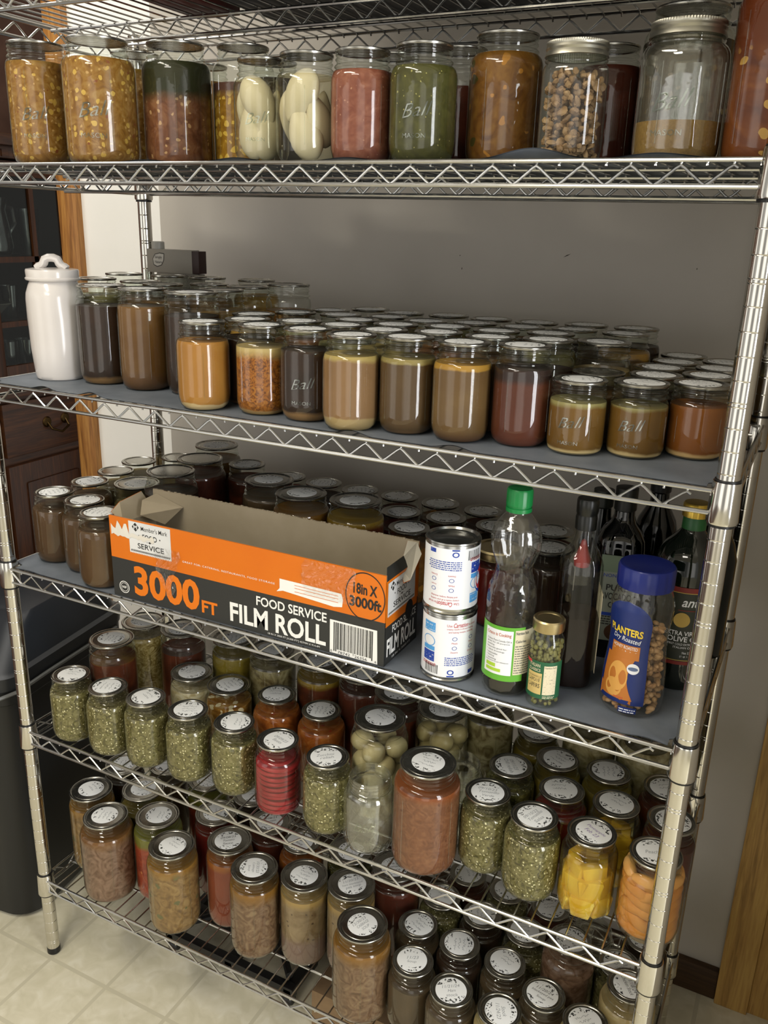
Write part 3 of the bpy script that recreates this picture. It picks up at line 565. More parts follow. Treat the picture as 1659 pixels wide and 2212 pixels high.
JARS = """
q1 B 6.44 4.3 6.3 3.35 3.1
q2 B 10.09 4.08 6.3 3.2 3
q3 B 13.52 4.61 6.25 3.4 3.3
q4 B 3.11 7.28 6.45 3.25 2.72
q5 B 1.56 11.7 6.55 3.2 2.72
q6 B 4.51 10.17 6.2 3.1 2.9
q7 B 4.09 13.77 6.45 3.25 2.72
q8 B 7.5 9.05 6.2 3.2 2.72
q9 B 7.36 14.09 6.45 3.25 2.72
q10 B 9.48 11.61 6.2 3.2 2.72
q11 B 12.81 8.51 6.15 3.2 3
q12 B 11.31 14.69 6.45 3.25 2.72
q13 B 12.72 11.75 6.2 3.2 3
q14 B 15.91 11.86 6.5 3.1 2.9
p1 B 17.01 1.19 5 2.98 2.66
p2 B 20.52 2.03 5 2.98 2.66
p3 B 23.54 2.04 5 2.98 2.66
p4 B 26.68 1.32 5 2.98 2.66
p5 B 29.52 2.34 5 2.98 2.66
p6 B 32.64 2.25 5 2.98 2.66
p7 B 35.57 3.07 5 2.98 2.66
r1 B 18.2 3.96 5 2.98 2.66
r2 B 16.74 6.6 5 2.98 2.66
r3 B 18.12 9.29 5 2.98 2.66
r5 B 21.09 5.03 5 2.98 2.66
s2 B 24.11 5.01 5 2.98 2.66
s3 B 27.05 4.32 5 2.98 2.66
s4 B 29.89 5.34 5 2.98 2.66
s5 B 32.91 5.26 5 2.98 2.66
t1 B 23.39 7.94 5 2.98 2.66
t2 B 26.33 7.25 5 2.98 2.66
t3 B 29.17 8.27 5 2.98 2.66
t4 B 32.19 8.19 5 2.98 2.66
v1 B 21.05 10.01 5 2.98 2.66
v2 B 23.93 10.92 5 2.98 2.66
v3 B 26.88 10.23 5 2.98 2.66
v4 B 29.72 11.25 5 2.98 2.66
v5 B 32.74 11.16 5 2.98 2.66
w1 B 18.97 12.2 5 2.98 2.66
w2 B 20.71 14.67 5 2.98 2.66
w3 B 23.64 13.92 5 2.98 2.66
w4 B 26.61 14.47 5 2.98 2.66
w5 B 29.62 14.27 5 2.98 2.66
w6 B 32.64 14.18 5 2.98 2.66
w7 B 35.53 15.07 5 2.98 2.66
w8 B 38.55 15.16 5 2.98 2.66
x1 B 35.62 12.05 5 2.98 2.66
x2 B 38.64 11.86 5 2.98 2.66
x3 B 35.08 9.08 5 2.98 2.66
x4 B 35.8 6.14 5 2.98 2.66
x5 B 38.15 8.81 4.8 3.1 2.9
h1 B 38.5 3.01 3.6 2.8 2.66
h2 B 41.25 3.96 3.6 2.8 2.66
h3 B 43.84 5.35 3.6 2.8 2.66
h4 B 38.71 5.84 3.6 2.8 2.66
h5 B 41.39 6.8 3.6 2.8 2.66
h6 B 43.79 8.31 3.6 2.8 2.66
h7 B 41.03 9.61 3.6 2.8 2.66
h8 B 44.05 11.14 3.6 2.8 2.66
h9 B 41.52 12.41 3.6 2.8 2.66
h10 B 44.01 13.98 3.6 2.8 2.66
h11 B 41.47 15.25 3.6 2.8 2.66
d1 D 3.71 1.23 5 3.15 2.72
d2 D 7.31 1.23 5 3.15 2.72
d3 D 10.64 1.43 5 3.15 2.72
d4 D 14.22 1.58 5 3.15 2.72
d5 D 17.88 1.86 5 3.15 2.72
d6 D 21.53 1.59 5 3.15 2.72
d7 D 25.31 1.54 5 3.15 2.72
d8 D 28.5 1.23 5 3.15 2.72
d9 D 32.09 1.65 6.8 4 3.35
d10 D 35.41 3.11 5 3.15 2.72
d11 D 38.52 2.31 5 3.2 2.72
d12 D 41.77 2.55 5 3.2 2.72
d13 D 45.27 2.5 5 3.5 2.8
d14 D 4.82 4.38 6.8 3.45 3.3
d15 D 4.76 7.87 6.8 3.45 3.3
d16 D 8.21 8.38 6.8 3.45 3.3
d17 D 12.65 9.08 6.8 3.45 3.3
d18 D 16.14 8.98 6.8 3.45 3.3
d19 D 20.16 9.21 6.8 3.45 3.3
d20 D 10.83 6.19 4.8 3.3 3.15
d21 D 14.33 6.02 4.8 3.3 3.15
d22 D 18.34 6.27 5 3.4 2.72
d23 D 22.16 6.02 5 3.4 2.72
d24 D 27.4 4.54 6.8 3.75 3.35
d25 D 26.99 8.15 6.8 3.45 3.3
d26 D 30.44 7.63 6.8 3.45 3.3
d27 D 32.74 5.21 5 3.15 2.72
d28 D 36.05 10.87 5 3.15 2.72
d29 D 35.74 6.29 5 3.15 2.72
d30 D 38.1 8.43 5 3.15 2.72
d31 D 39.22 5.45 5 3.15 2.72
d32 D 41.28 8.69 5 3.15 2.72
d33 D 42.4 5.7 5 3.15 2.72
d34 D 44.74 8.8 5 3.15 2.72
d35 D 45.52 5.78 5 3 2.72
d36 D 39.36 11.55 6.75 3.5 2.72
d37 D 42.9 11.63 6.75 3.5 2.72
d38 D 23.65 9.18 6.8 3.45 3.3
d39 D 32.9 10 6.8 3.3 3.2
e1 E 5.49 1.67 6.8 4.05 3.35
e2 E 2.11 3.55 6.8 3.6 3.35
e3 E 5.69 5.61 6.8 3.75 3.35
e4 E 8.92 3.62 6.8 3.75 3.35
e5 E 12.08 1.52 6.8 3.75 3.35
e6 E 15.49 3.98 6.8 3.55 3.3
e7 E 18.78 2.48 6.8 3.6 3.35
e8 E 22.28 3.55 6.8 3.4 3.35
e9 E 25.61 4.41 6.8 3.4 3.35
e10 E 28.01 1.6 6.8 3.9 3.35
e11 E 30.5 5.08 5 3.15 2.72
e12 E 31.54 2.07 5 3.15 2.72
e13 E 33.71 4.84 5 3.15 2.72
e14 E 36.9 4.81 5 3.15 2.72
e15 E 34.62 1.23 5 3.15 2.72
e16 E 37.81 1.23 5 3.15 2.72
e17 E 39.88 3.65 5 3.15 2.72
e18 E 42.8 2.37 5.6 3.15 2.72
e19 E 44.68 5.16 6.75 3.5 2.72
e20 E 40.48 6.96 6.75 3.5 2.72
e21 E 37.27 7.98 5 3.15 2.72
e22 E 34.08 8.01 5 3.15 2.72
e23 E 30.9 8.25 5 3.15 2.72
e24 E 27.49 7.5 6.8 3.75 3.35
e25 E 23.87 7.38 6.8 3.4 3.2
e26 E 20.22 6.41 6.8 3.3 2.72
e27 E 16.93 7.21 6.8 3.4 3.2
e28 E 12.65 6.05 6.8 3.4 3.2
e29 E 9.46 9.12 6.8 3.4 3.2
e30 E 5.22 9.09 6.8 3.2 3
e31 E 1.99 7.43 6.8 3.3 3.2
e32 E 34.9 11.11 5 3.15 2.72
e33 E 38.09 11.06 5 3.15 2.72
e34 E 41.24 10.58 5 3.15 2.72
e35 E 44.64 11.33 5 3.15 2.72
e36 E 43.55 8.33 5 3.15 2.72
e37 E 31.72 11.33 5 3.15 2.72
e39 E 13.82 9.28 6.8 3.4 3.2
c1 C 1.89 2.96 5 3.15 2.72
c2 C 5.07 2.64 5 3.15 2.72
c3 C 7.92 1.23 5 3.15 2.72
c4 C 2.08 6.14 5 3.15 2.72
c5 C 1.63 9.31 5 3.15 2.72
c6 C 1.12 12.46 5 3.15 2.72
c7 C 4.79 8.14 4.8 3.5 3.35
c8 C 9.42 6.61 6.8 3.75 3.35
c9 C 2.94 15.08 5 3.15 2.72
c10 C 9 10.37 6.8 3.75 3.35
c11 C 7.48 14.35 6.8 3.75 3.35
c12 C 11.51 12.77 6.2 3.1 2.72
c13 C 13.67 15.08 5 3.15 2.72
c14 C 16.46 8.46 6.8 3.75 3.35
c15 C 16.86 15.08 5 3.15 2.72
c16 C 19.96 6.99 6.8 3.75 3.35
c17 C 23.7 7.56 6.8 3.75 3.35
c18 C 20.05 14.92 5 3.15 2.72
c19 C 23.24 15.08 5 3.15 2.72
c20 C 26.43 15.08 5 3.15 2.72
c21 C 29.69 15.08 5 3.15 2.72
c22 C 24.89 11.87 5 3.15 2.72
c23 C 28.05 12.33 5 3.15 2.72
c24 C 31.56 12.49 5 3.15 2.72
c25 C 26.77 9.22 5 3.15 2.72
c26 C 29.92 9.74 5 3.15 2.72
c27 C 32.99 8.89 5 3.15 2.72
c28 C 35.08 13.53 5 3.15 2.72
c29 C 35.81 10.42 5 3.15 2.72
a1 A 3.88 3 6.75 3.6 3.3
a2 A 9.17 2.6 6.6 4.1 3.4
a3 A 12.15 5.8 6.75 4 3.35
a4 A 15.09 8.4 6.9 3.7 3.1
a5 A 20.14 2.9 5.1 2.85 2.45
a6 A 23.27 2.4 5.1 3.1 2.72
a7 A 26.41 2.5 5.1 3.1 2.72
a8 A 29.65 2.7 5.2 3.2 2.72
a9 A 32.71 5.6 5.95 3.6 3.05
a10 A 36.75 3.6 5.05 3 2.75
a11 A 40.38 10.58 7.55 4.4 3.6
a12 A 41.24 4.99 5.8 3.8 3.2
a13 A 45.02 5.21 7.5 3.7 3.35
a14 A 5.76 9.5 7.2 3.6 3.1
a15 A 8.76 13 6.9 3.4 2.8
a16 A 14.16 13.2 6.9 3.4 2.8
a17 A 28.64 9.5 6.2 3.4 2.9
a18 A 36.5 10.82 6.1 3.3 2.9
a19 A 24.68 9.4 6.1 3.4 2.8
"""

SPEC = {
'q1': dict(c='dark_broth_settled', d='nearly black broth beside the white canister', f=.93, t=1, l='quart jar of nearly black broth with pale sediment beside the white canister'),
'q2': dict(c='brown_broth', f=.97, d='cloudy caramel brown broth'), 'q3': dict(c='dark_broth', f=.9, d='blackish broth with foam line'),
'q4': dict(c='amber_stock', st=False), 'q5': dict(c='cream_stock', st=False), 'q11': dict(c='olive_tan_broth', f=.88, st=False), 'q13': dict(c='olive_tan_broth', f=.88, st=False), 'q14': dict(c='vegetable_soup', f=.86, st=False),
'q6': dict(c='brown_broth', st=False), 'q7': dict(c='dark_broth', st=False), 'q8': dict(c='brown_broth', st=False), 'q9': dict(st=False), 'q10': dict(st=False), 'q12': dict(st=False),
'p1': dict(c='golden_broth', f=.96, d='golden broth over pale sediment'), 'p2': dict(c='spotted_orange_broth', f=.93, d='broth speckled orange with a fat layer'),
'p3': dict(c='dark_broth_settled', f=.95, d='black coffee coloured broth', b=1), 'p4': dict(c='tan_broth', f=.97, d='milky tan broth over cream sediment'),
'p5': dict(c='olive_brown_broth', f=.97, d='murky olive brown broth'), 'p6': dict(c='olive_tan_broth', f=.97, d='khaki broth with a yellow fat line'), 'p7': dict(c='red_brown_broth', f=.95, d='reddish brown broth'),
'h1': dict(c='amber_stock', f=.93, d='amber stock with foam', b=1), 'h2': dict(c='amber_stock', f=.9, d='amber stock over white sediment', b=1), 'h3': dict(c='orange_stock', f=.93, d='orange brown stock'),
'h4': dict(c='brown_broth', st=False), 'x5': dict(c='cream_stock', f=.85, d='pale cream stock'), 'x4': dict(c='red_brown_broth', f=.85),
'd1': dict(c='green_relish', d='yellow green relish at the left end'), 'd2': dict(c='green_relish', d='yellow green relish'), 'd3': dict(c='green_relish', d='yellow green relish'), 'd4': dict(c='green_relish', d='yellow green relish'), 'd5': dict(c='green_relish', d='yellow green relish'),
'd6': dict(c=None, t='09/09/23|Beets', ink=0, l='pint jar of sliced pink beets between green relish jars'), 'd7': dict(c='green_relish', t='Zucchini|relish', ink=0, l='pint jar of green relish right of the pink beets'),
'd8': dict(c=None, open=1, hollow=1, b=1, l='empty open clear glass mason jar in front of the pickled fruit jar'),
'd9': dict(c='chili', f=.95, l='large quart jar of brown chili with an orange fat layer beside the empty jar'), 'd10': dict(c='green_relish', t='09/10/23|Tomatillo|Verde', ink=0, l='pint jar of green relish right of the large brown chili jar'),
'd11': dict(c='green_relish', t='09/10/23|Tomatillo|Salsa', ink=0, l='pint jar of green relish left of the pineapple jar'), 'd12': dict(c=None, t='Pineapple|Feb 23', ink=2, l='pint jar of bright yellow pineapple spears in the front row'),
'd13': dict(c=None, t='Peaches', ink=0, l='jar of orange peach slices behind the front right post'),
'd14': dict(c='amber_onion', f=.9, l='quart jar of dark amber onion soup behind the first relish jars'), 'd15': dict(c='pickled_slices', f=1.0, d='pale pickled slices'), 'd16': dict(c='amber_onion', f=.88, d='dark amber soup'), 'd17': dict(c='yellow_liquid', d='olive coloured pickles'),
'd18': dict(c='potato_chunks'), 'd19': dict(c='amber_onion'), 'd20': dict(c='white_beans', f=.97, l='wide jar of white beans over brown sauce behind the relish jars'), 'd21': dict(c='beans_in_broth', f=.93, l='wide jar of beans in amber broth right of the white beans'),
'd22': dict(c='orange_sauce', f=.96, d='orange vegetable sauce'), 'd23': dict(c='orange_sauce', f=.96, d='orange vegetable sauce'), 'd24': dict(c=None, l='quart jar of large pale fruit pieces behind the empty clear jar'), 'd25': dict(c='dark_red_sauce', f=.9, d='dark red sauce'),
'd26': dict(c=None, l='quart jar of pale potato chunks behind the large chili jar'), 'd27': dict(c=None, open=1, hollow=1, l='empty open clear mason jar behind the large brown chili jar'), 'd28': dict(c='yellow_liquid', d='yellow pickles'),
'd29': dict(c='dark_green_relish', f=.95, t='09/11/23|Dill relish', ink=0, d='dark green dill relish'), 'd30': dict(c='yellow_liquid', d='yellow pickles'), 'd31': dict(c='red_jelly', f=.9, d='dark red cherries'), 'd32': dict(c='yellow_liquid', d='yellow green pickles'),
'd33': dict(c=None, d='yellow pineapple', l='pint jar of yellow pineapple behind the front pineapple jar'), 'd34': dict(c='amber_onion'), 'd35': dict(c='dark_red_sauce', f=.9, d='brown red jam'), 'd36': dict(c='cauliflower', f=1.0, st=False), 'd37': dict(c='cauliflower', f=1.0, st=False), 'd38': dict(c='dark_red_sauce', f=.98), 'd39': dict(c='potato_chunks', f=.98),
'e1': dict(c='meat_soup', d='shredded brown meat soup'), 'e2': dict(c='stew', d='yellow brown stew'), 'e3': dict(c='yellow_liquid', f=.9, d='yellow soup with a foam ring'), 'e4': dict(c='tomato_chunks', d='red tomato with a green layer'),
'e5': dict(c='stew', d='chunky tan stew'), 'e6': dict(c='tomato_juice', t='09/08/23|Tomato|Sauce', ink=1, d='orange red tomato sauce'), 'e7': dict(c='cabbage_soup', t='10/30/23|Cabbage|Soup', ink=0, d='brown cabbage soup', f=.98),
'e8': dict(c='cream_soup', f=.97, d='creamy soup with dark bits'), 'e9': dict(c='cream_soup', t='11/20/23|ham blackeyed|pea soup', ink=0, f=.97, d='creamy tan bean soup'), 'e10': dict(c='cabbage_soup', t='12/30/23|CABBAGE|SOUP', ink=0, d='brown cabbage soup'),
'e11': dict(c='murky_stock', f=.9), 'e12': dict(c='murky_stock', f=.9, t='11/23|Soup', ink=0), 'e13': dict(c='dark_broth', f=.9), 'e14': dict(c='murky_stock', f=.85), 'e15': dict(c='murky_stock', f=.9, t='11/21/24|Ham|stock', ink=0), 'e16': dict(c='cream_stock', f=.9, t='Stock|11/24/23', ink=0),
'e17': dict(c='murky_stock', f=.95, t='11/20/24|blackeyed pea|Soup', ink=1), 'e18': dict(c='cream_stock'), 'e19': dict(c='cream_stock', t='11/18/24|Chicken Stock', ink=1), 'e20': dict(c='meat_soup', f=.85, t='11/20/24|black eye', ink=1, d='brown pea soup'),
'e21': dict(c='green_relish', f=.7), 'e22': dict(c='dark_broth'), 'e24': dict(c='dark_red_sauce', t='9/9/23|tomato|sauce', ink=1), 'e25': dict(c='dark_green_relish'), 'e26': dict(c='orange_sauce', t='Bol|Sauce', ink=1), 'e27': dict(c='dark_red_sauce', t='09/08/23|Tomato|Sauce', ink=1), 'e28': dict(c='red_jelly', d='deep red tomato'), 'e29': dict(c='tomato_chunks'),
'e34': dict(c=None, hollow=1, open=1, l='empty open glass jar at the back of the bottom shelf'),
'c1': dict(c='coffee_stock', f=.95, d='cloudy brown stock'), 'c2': dict(c='coffee_stock', f=.95, d='cloudy brown stock'), 'c3': dict(c='coffee_stock', f=.98, l='pint jar of dark brown broth touching the left end of the film roll box'), 'c4': dict(c='coffee_stock', d='cloudy brown stock'), 'c5': dict(c='cream_stock', st=False), 'c6': dict(c='cream_stock', st=False), 'c7': dict(c='green_relish', f=.85),
'c9': dict(c='cream_stock', st=False), 'c8': dict(c='dark_broth', st=False, f=.9), 'c10': dict(c='dark_red_sauce', st=False), 'c14': dict(c='murky_stock'),
'a1': dict(c='corn_soup', d='yellow corn and meat soup', b=1), 'a2': dict(c='corn_soup', d='yellow corn and meat soup', b=1), 'a3': dict(c='bean_and_kale_soup', d='bean soup with dark kale on top'), 'a4': dict(c='corn_kernels', f=.8, d='yellow corn kernels'),
'a5': dict(c=None, l='pint jar of pale pear halves left of the other pear jar', b=1), 'a6': dict(c=None, l='pint jar of pale pear halves left of the pink salsa'), 'a7': dict(c='salsa', f=.99, l='pint jar of smooth dusty pink salsa on the top jar shelf'),
'a8': dict(c='green_puree', f=.98, l='pint jar of dark green puree on the top jar shelf', b=1), 'a9': dict(c='vegetable_soup', f=1.0, l='quart jar of brown vegetable soup left of the walnut jar'), 'a10': dict(c=None, band=1, l='clear jar of walnut pieces with a silver screw band'),
'a11': dict(c='dark_bean_soup', f=.9, l='tall dark bean soup jar behind the tan powder jar'), 'a12': dict(c='brown_sugar', band=1, hollow=1, f=1.75, b=1, l='clear jar with a little tan powder and a zinc screw band'), 'a13': dict(c='hominy_soup', f=.98, l='tall jar of reddish brown hominy soup at the right edge'),
'a14': dict(c='corn_soup'), 'a15': dict(c='golden_broth'), 'a16': dict(c='murky_stock'), 'a17': dict(c='dark_red_sauce', f=.8), 'a18': dict(c='dark_red_sauce', f=.98), 'a19': dict(c='murky_stock'),
}

J = {}
for l in JARS.strip().splitlines():
    n, s, x, y, H, Dm, L = l.split(); J[n] = (s, float(x), float(y), float(H), float(Dm), float(L))
rows = {}
for n, j in J.items(): rows.setdefault((j[0], row_of(j[0], j[2])[0]), []).append((j[1], n))
place = {}
for (s, r), lst in rows.items():
    lst.sort(); nr = row_of(s, 99)[1]
    rn_ = 'back' if r == nr-1 else ROWN[r]
    for i, (x, n) in enumerate(lst): place[n] = '%s from left, %s row, %s jar shelf' % (ORD[i+1] if i+1 < len(ORD) else str(i+1)+'th', rn_, SHELFN[s])
DEFC = dict(A=['vegetable_soup'], B=['brown_broth', 'dark_broth', 'olive_tan_broth', 'amber_stock', 'tan_broth', 'orange_stock'], C=['dark_red_sauce', 'dark_broth', 'vegetable_soup', 'amber_onion', 'red_jelly'],
            D=['vegetable_soup'], E=['murky_stock', 'dark_broth', 'green_relish', 'dark_red_sauce'])
for n, (s, x, y, H, Dm, L) in J.items():
    spec = SPEC.get(n, {}); cn = spec.get('c', DEFC[s][sum(map(ord, n)) % len(DEFC[s])])
    desc = spec.get('d', cn.replace('_', ' ') if cn else 'empty'); size = 'quart' if H > 5.7 else ('half pint' if H < 4 else 'pint')
    if H > 7.3: size = 'tall'
    lab = spec.get('l') or '%s jar of %s, %s' % (size, desc, place[n])
    if len(lab.split()) > 16: lab = lab.replace(' jar shelf', ' shelf').replace(' from left', '')
    ang = ((sum(map(ord, n))*37) % 60-30)/57.3 + spec.get('rz', 0)
    t = thing('mason_jar', lab, 'jar', (x, y, ZT[s]+.005), ang, 'mason jars on the %s jar shelf' % SHELFN[s])
    hollow = spec.get('hollow', False)
    g, l = jar_meshes(H, Dm, L, hollow); link('glass_jar', g, t)
    if cn: link('contents', content_mesh(H, Dm, L, spec.get('f', .97), F[cn]), t)
    if not spec.get('open') and not spec.get('band'):
        lo = link('lid', l, t)
        if s != 'A' and spec.get('st', True):
            st = spec.get('t', (sum(map(ord, n)) % 7))
            sk = link('paper_sticker', sticker_mesh(st, spec.get('ink', 1 if isinstance(st, str) else 0)), lo, (((sum(map(ord, n)) % 5)-2)*.045, ((sum(map(ord, n)) % 7)-3)*.03, H-.03 if L > 3.0 else H-.028))
            sk.rotation_euler = (0, 0, -ang+spec.get('sr', radians((sum(map(ord, n))*53) % 150-75)))
    if spec.get('band'):
        m = MB(); r = L/2
        kn = lambda th, rr, z: rr*(1+.012*(1 if cos(th*80) > 0 else -1)) if z > H-.17 and rr > r*.9 else rr
        m.lathe([(0, H-.06), (r-.3, H-.06), (r-.28, H), (r-.1, H+.01), (r-.02, H-.02), (r, H-.15), (r-.02, H-.2), (r+.02, H-.3), (r-.03, H-.4), (r+.02, H-.5), (r+.05, H-.62), (r, H-.64), (r-.05, H-.6), (r-.05, H-.1)], 160, sq=kn)
        m.build('screw_band', BAND, t)
    R = Dm/2; aim = atan2(-38.75-y, 48.9-x)-ang                # faces out of the shelf, towards the room
    if spec.get('b'): emboss(H, R, H*.34+.1, [(a, b*R/1.6, c*R/1.6, d) for a, b, c, d in BALL], t, aim+spec.get('bo', -.25))
    if spec.get('fn'): spec['fn'](t, H, R, aim)

# ---- jars that hold countable or special pieces
def jar_of(n):
    s, x, y, H, Dm, L = J[n]
    for o in col.objects:
        if o.parent is None and o.name.startswith('mason_jar') and (o.location-Vector((x, y, ZT[s]+.005))*S).length < .001: return o, H, Dm/2, L
SYRUP = thin_glass('clear_syrup', 'faf7ec', 'd8d0b0', .3, .1); SYRUPY = thin_glass('yellow_syrup', 'fbf4cc', 'dcc870', .3, .1); SYRUPP = thin_glass('peach_syrup', 'fbecd0', 'e4b878', .3, .1); SYRUPR = thin_glass('pink_beet_brine', 'f4c8c8', 'd07078', .3, .1)
def blob(fn, nu=14, nv=9):
    m = MB(); m.lathe([(max(sin(pi*i/nv), 0), -cos(pi*i/nv)) for i in range(nv+1)], nu); m.v = [fn(*p) for p in m.v]; return m
PEAR = mottled('pear_flesh', 'c4bba4', 'cfc7b4', 20, .45); PINE = mottled('pineapple_flesh', 'd0a828', 'e2c85c', 45, .4, bump=.3, stretch=(1, 1, .25)); PEACH = mottled('peach_flesh', 'cc924a', 'dcac68', 30, .4, bump=.15, stretch=(1, 1, .4))
BEET = mottled('beet_flesh', '8c2430', 'b4424c', 24, .35); EGG = mottled('pale_fruit_flesh', 'b8ac88', 'd0c6a6', 18, .4); WALN = mottled('walnut_meat', '7a5a38', 'a88860', 60, .6, bump=.4)
def syrup(t, H, Dm, L, mat, fill=.97):
    o = link('syrup', content_mesh(H, Dm, L, fill, mat), t); return o
rnd = random.Random(5)
for n in ('a5', 'a6'):
    t, H, R, L = jar_of(n); syrup(t, H, 2*R, L, SYRUP)
    aim = atan2(-38.75-J[n][2], 48.9-J[n][1])-t.rotation_euler.z
    for (k, a, z, tl, flip) in ((0, -.75, 1.5, .25, 1), (1, .55, 1.45, -.35, 1), (2, -.15, 3.0, .5, -1), (3, 1.9, 2.4, .3, 1), (4, -2.2, 2.5, -.3, -1)) if n == 'a5' else ((0, -.1, 1.35, .35, 1), (1, .8, 2.0, .5, 1), (2, -.35, 3.1, -.5, -1), (3, 2.2, 2.2, .2, 1), (4, -2.1, 2.2, -.2, -1)):
        def f(x, y, zz, fl=flip): 
            s_ = .62-.30*(zz*fl+1)/2*1.0+.12*(1-zz*zz); return (x*s_*.8, y*s_*1.4, zz*1.35)
        m = blob(f, 16, 12)
        th = aim+a; M_ = Matrix.Translation(((R-.66)*cos(th), (R-.66)*sin(th), z)) @ Matrix.Rotation(th, 4, 'Z') @ Matrix.Rotation(tl, 4, 'X')
        m.v = [(M_ @ Vector(p))[:] for p in m.v]; m.build('pear_half', PEAR, t)
def chunks(n, name, mat, syr, kind, count, zmax, seed):
    t, H, R, L = jar_of(n); syrup(t, H, 2*R, L, syr); r_ = random.Random(seed); k = 0; z = .25
    layers = max(1, int(zmax/ (1.35 if kind == 'spear' else .62 if kind == 'slice' else .95)))
    for lay in range(layers+(1 if kind == 'spear' else 0)):
        per = count//layers if lay < layers else 5
        for i in range(per):
            th = 2*pi*(i+.5*(lay % 2))/per+r_.uniform(-.12, .12)
            if kind == 'spear':
                w_ = .42*R/1.6; h_ = 1.25; m = MB(); m.box((-.34, -w_*1.5, 0), (.3, w_*1.5, h_), bev=.14)
                m.v = [(x*(1-.25*abs(zz-h_/2)/h_), y*(1+.2*sin(zz*3+i)), zz) for x, y, zz in m.v]
                M_ = Matrix.Translation(((R-(.42 if lay < layers-1 else .55 if lay < layers else .8))*cos(th), (R-(.42 if lay < layers-1 else .55 if lay < layers else .8))*sin(th), .2+lay*1.12-(.35 if lay == layers else 0))) @ Matrix.Rotation(th, 4, 'Z') @ Matrix.Rotation(r_.uniform(-.16, .16), 4, 'X')
            elif kind == 'slice':
                m = blob(lambda x, y, zz: (x*.34-.14*y*y, y*1.0, zz*.44+.14*cos(y*1.6)), 14, 8)
                M_ = Matrix.Translation(((R-.46)*cos(th), (R-.46)*sin(th), .55+lay*.64)) @ Matrix.Rotation(th, 4, 'Z') @ Matrix.Rotation(r_.uniform(-.35, .35), 4, 'X')
            else:
                m = blob(lambda x, y, zz: (x*.68, y*.8, zz*.7), 14, 9)
                M_ = Matrix.Translation(((R-.74)*cos(th), (R-.74)*sin(th), .78+lay*1.02)) @ Matrix.Rotation(r_.uniform(0, 3), 4, 'Z')
            m.v = [(M_ @ Vector(p))[:] for p in m.v]; m.build(name, mat, t)
chunks('d12', 'pineapple_spear', PINE, SYRUPY, 'spear', 15, 4.05, 1)
chunks('d13', 'peach_slice', PEACH, SYRUPP, 'slice', 36, 3.9, 2)
chunks('d33', 'pineapple_spear', PINE, SYRUPY, 'spear', 15, 4.05, 3)
chunks('d24', 'pale_fruit', EGG, SYRUP, 'ball', 20, 5.2, 4)
chunks('d26', 'potato_chunk', mottled('potato_flesh', 'a0936c', 'b4a880', 18, .4), SYRUP, 'ball', 20, 5.3, 6)
t, H, R, L = jar_of('d6'); syrup(t, H, 2*R, L, SYRUPR)
for k in range(11):
    z = .18+k*.345
    m = MB(); rr = R-.14-(.25 if k > 9 else 0); m.lathe([(0, 0), (rr-.1, 0), (rr, .09), (rr, .18), (rr-.1, .27), (0, .27)], 30)
    M_ = Matrix.Translation((0, 0, z)) @ Matrix.Rotation(rnd.uniform(-.05, .05), 4, 'X') @ Matrix.Rotation(rnd.uniform(-.05, .05), 4, 'Y')
    m.v = [(M_ @ Vector(p))[:] for p in m.v]; m.build('beet_slice', BEET, t)
t, H, R, L = jar_of('a10'); m = MB()
for k in range(420):
    z = .22+3.6*rnd.random(); th = rnd.uniform(0, 2*pi); q = (R-.3)*(rnd.random()**.3); s1, s2, s3 = rnd.uniform(.1, .24), rnd.uniform(.1, .24), rnd.uniform(.08, .16)
    if z > 3.5: q *= .75
    b = blob(lambda x, y, zz: (x*s1*(1+.3*sin(9*y+k)), y*s2*(1+.3*cos(8*zz+k)), zz*s3*(1+.25*sin(7*x))), 8, 5)
    M_ = Matrix.Translation((q*cos(th), q*sin(th), z)) @ Matrix.Rotation(rnd.uniform(0, 6), 4, Vector((rnd.random()-.5, rnd.random()-.5, .3)).normalized())
    m.add([(M_ @ Vector(p))[:] for p in b.v], b.f)
o = m.build('walnut_pieces', WALN, t); o['kind'] = 'stuff'
# ------------------------------------------------------------------ second jar shelf: canister and carton
CER = mottled('white_glazed_ceramic', 'cfcac6', 'dad5d1', 9, .16, bump=.05)
t = thing('ceramic_canister', 'white glazed ceramic canister with looped lid at the shelf end', 'canister', (2.85, 3.7, ZT['B']+.01), .5)
def lump(th, r, z): return r*1.0*(1+.018*sin(3*th+z*1.3)+.01*sin(5*th-z*2))
m = MB(); m.lathe([(0, 0), (1.5, 0), (1.6, .08), (1.66, .3), (1.72, 2), (1.8, 4), (1.82, 5.2), (1.78, 5.6), (1.6, 6.1), (1.48, 6.35), (1.42, 6.5), (0, 6.5)], 48, sq=lump); m.build('canister_body', CER, t)
m = MB(); m.lathe([(0, 6.36), (1.5, 6.36), (1.66, 6.42), (1.7, 6.52), (1.62, 6.62), (1.64, 7.0), (1.6, 7.1), (1.3, 7.15), (0, 7.19)], 48, sq=lambda th, r, z: r*1.02); lid = m.build('canister_lid', CER, t)
m = MB(); m.tube([(-.95, 0, 7.3), (-.82, 0, 7.42), (-.62, 0, 7.5), (-.5, 0, 7.65), (-.4, 0, 7.88), (-.15, 0, 7.98), (.15, 0, 7.98), (.4, 0, 7.88), (.5, 0, 7.65), (.62, 0, 7.5), (.82, 0, 7.42), (.95, 0, 7.3)], .27, 12)
m.v = [(x, y*1.35, z-.17) for x, y, z in m.v]; m.build('loop_handle', CER, lid)
CART = plain('grey_carton', '8b8579', .5); CARTD = plain('maroon_carton_end', '2c1512', .5)
t = thing('drink_carton', 'grey drink carton with a screw cap behind the jars', 'carton', (2.7, 15.55, ZT['B']+6.46), -.0)
m = MB(); m.box((-2.3, -.0, 0), (2.1, .95, 1.75), bev=.04); m.box((2.1, .02, .05), (2.75, .93, 1.7), 1, bev=.03)
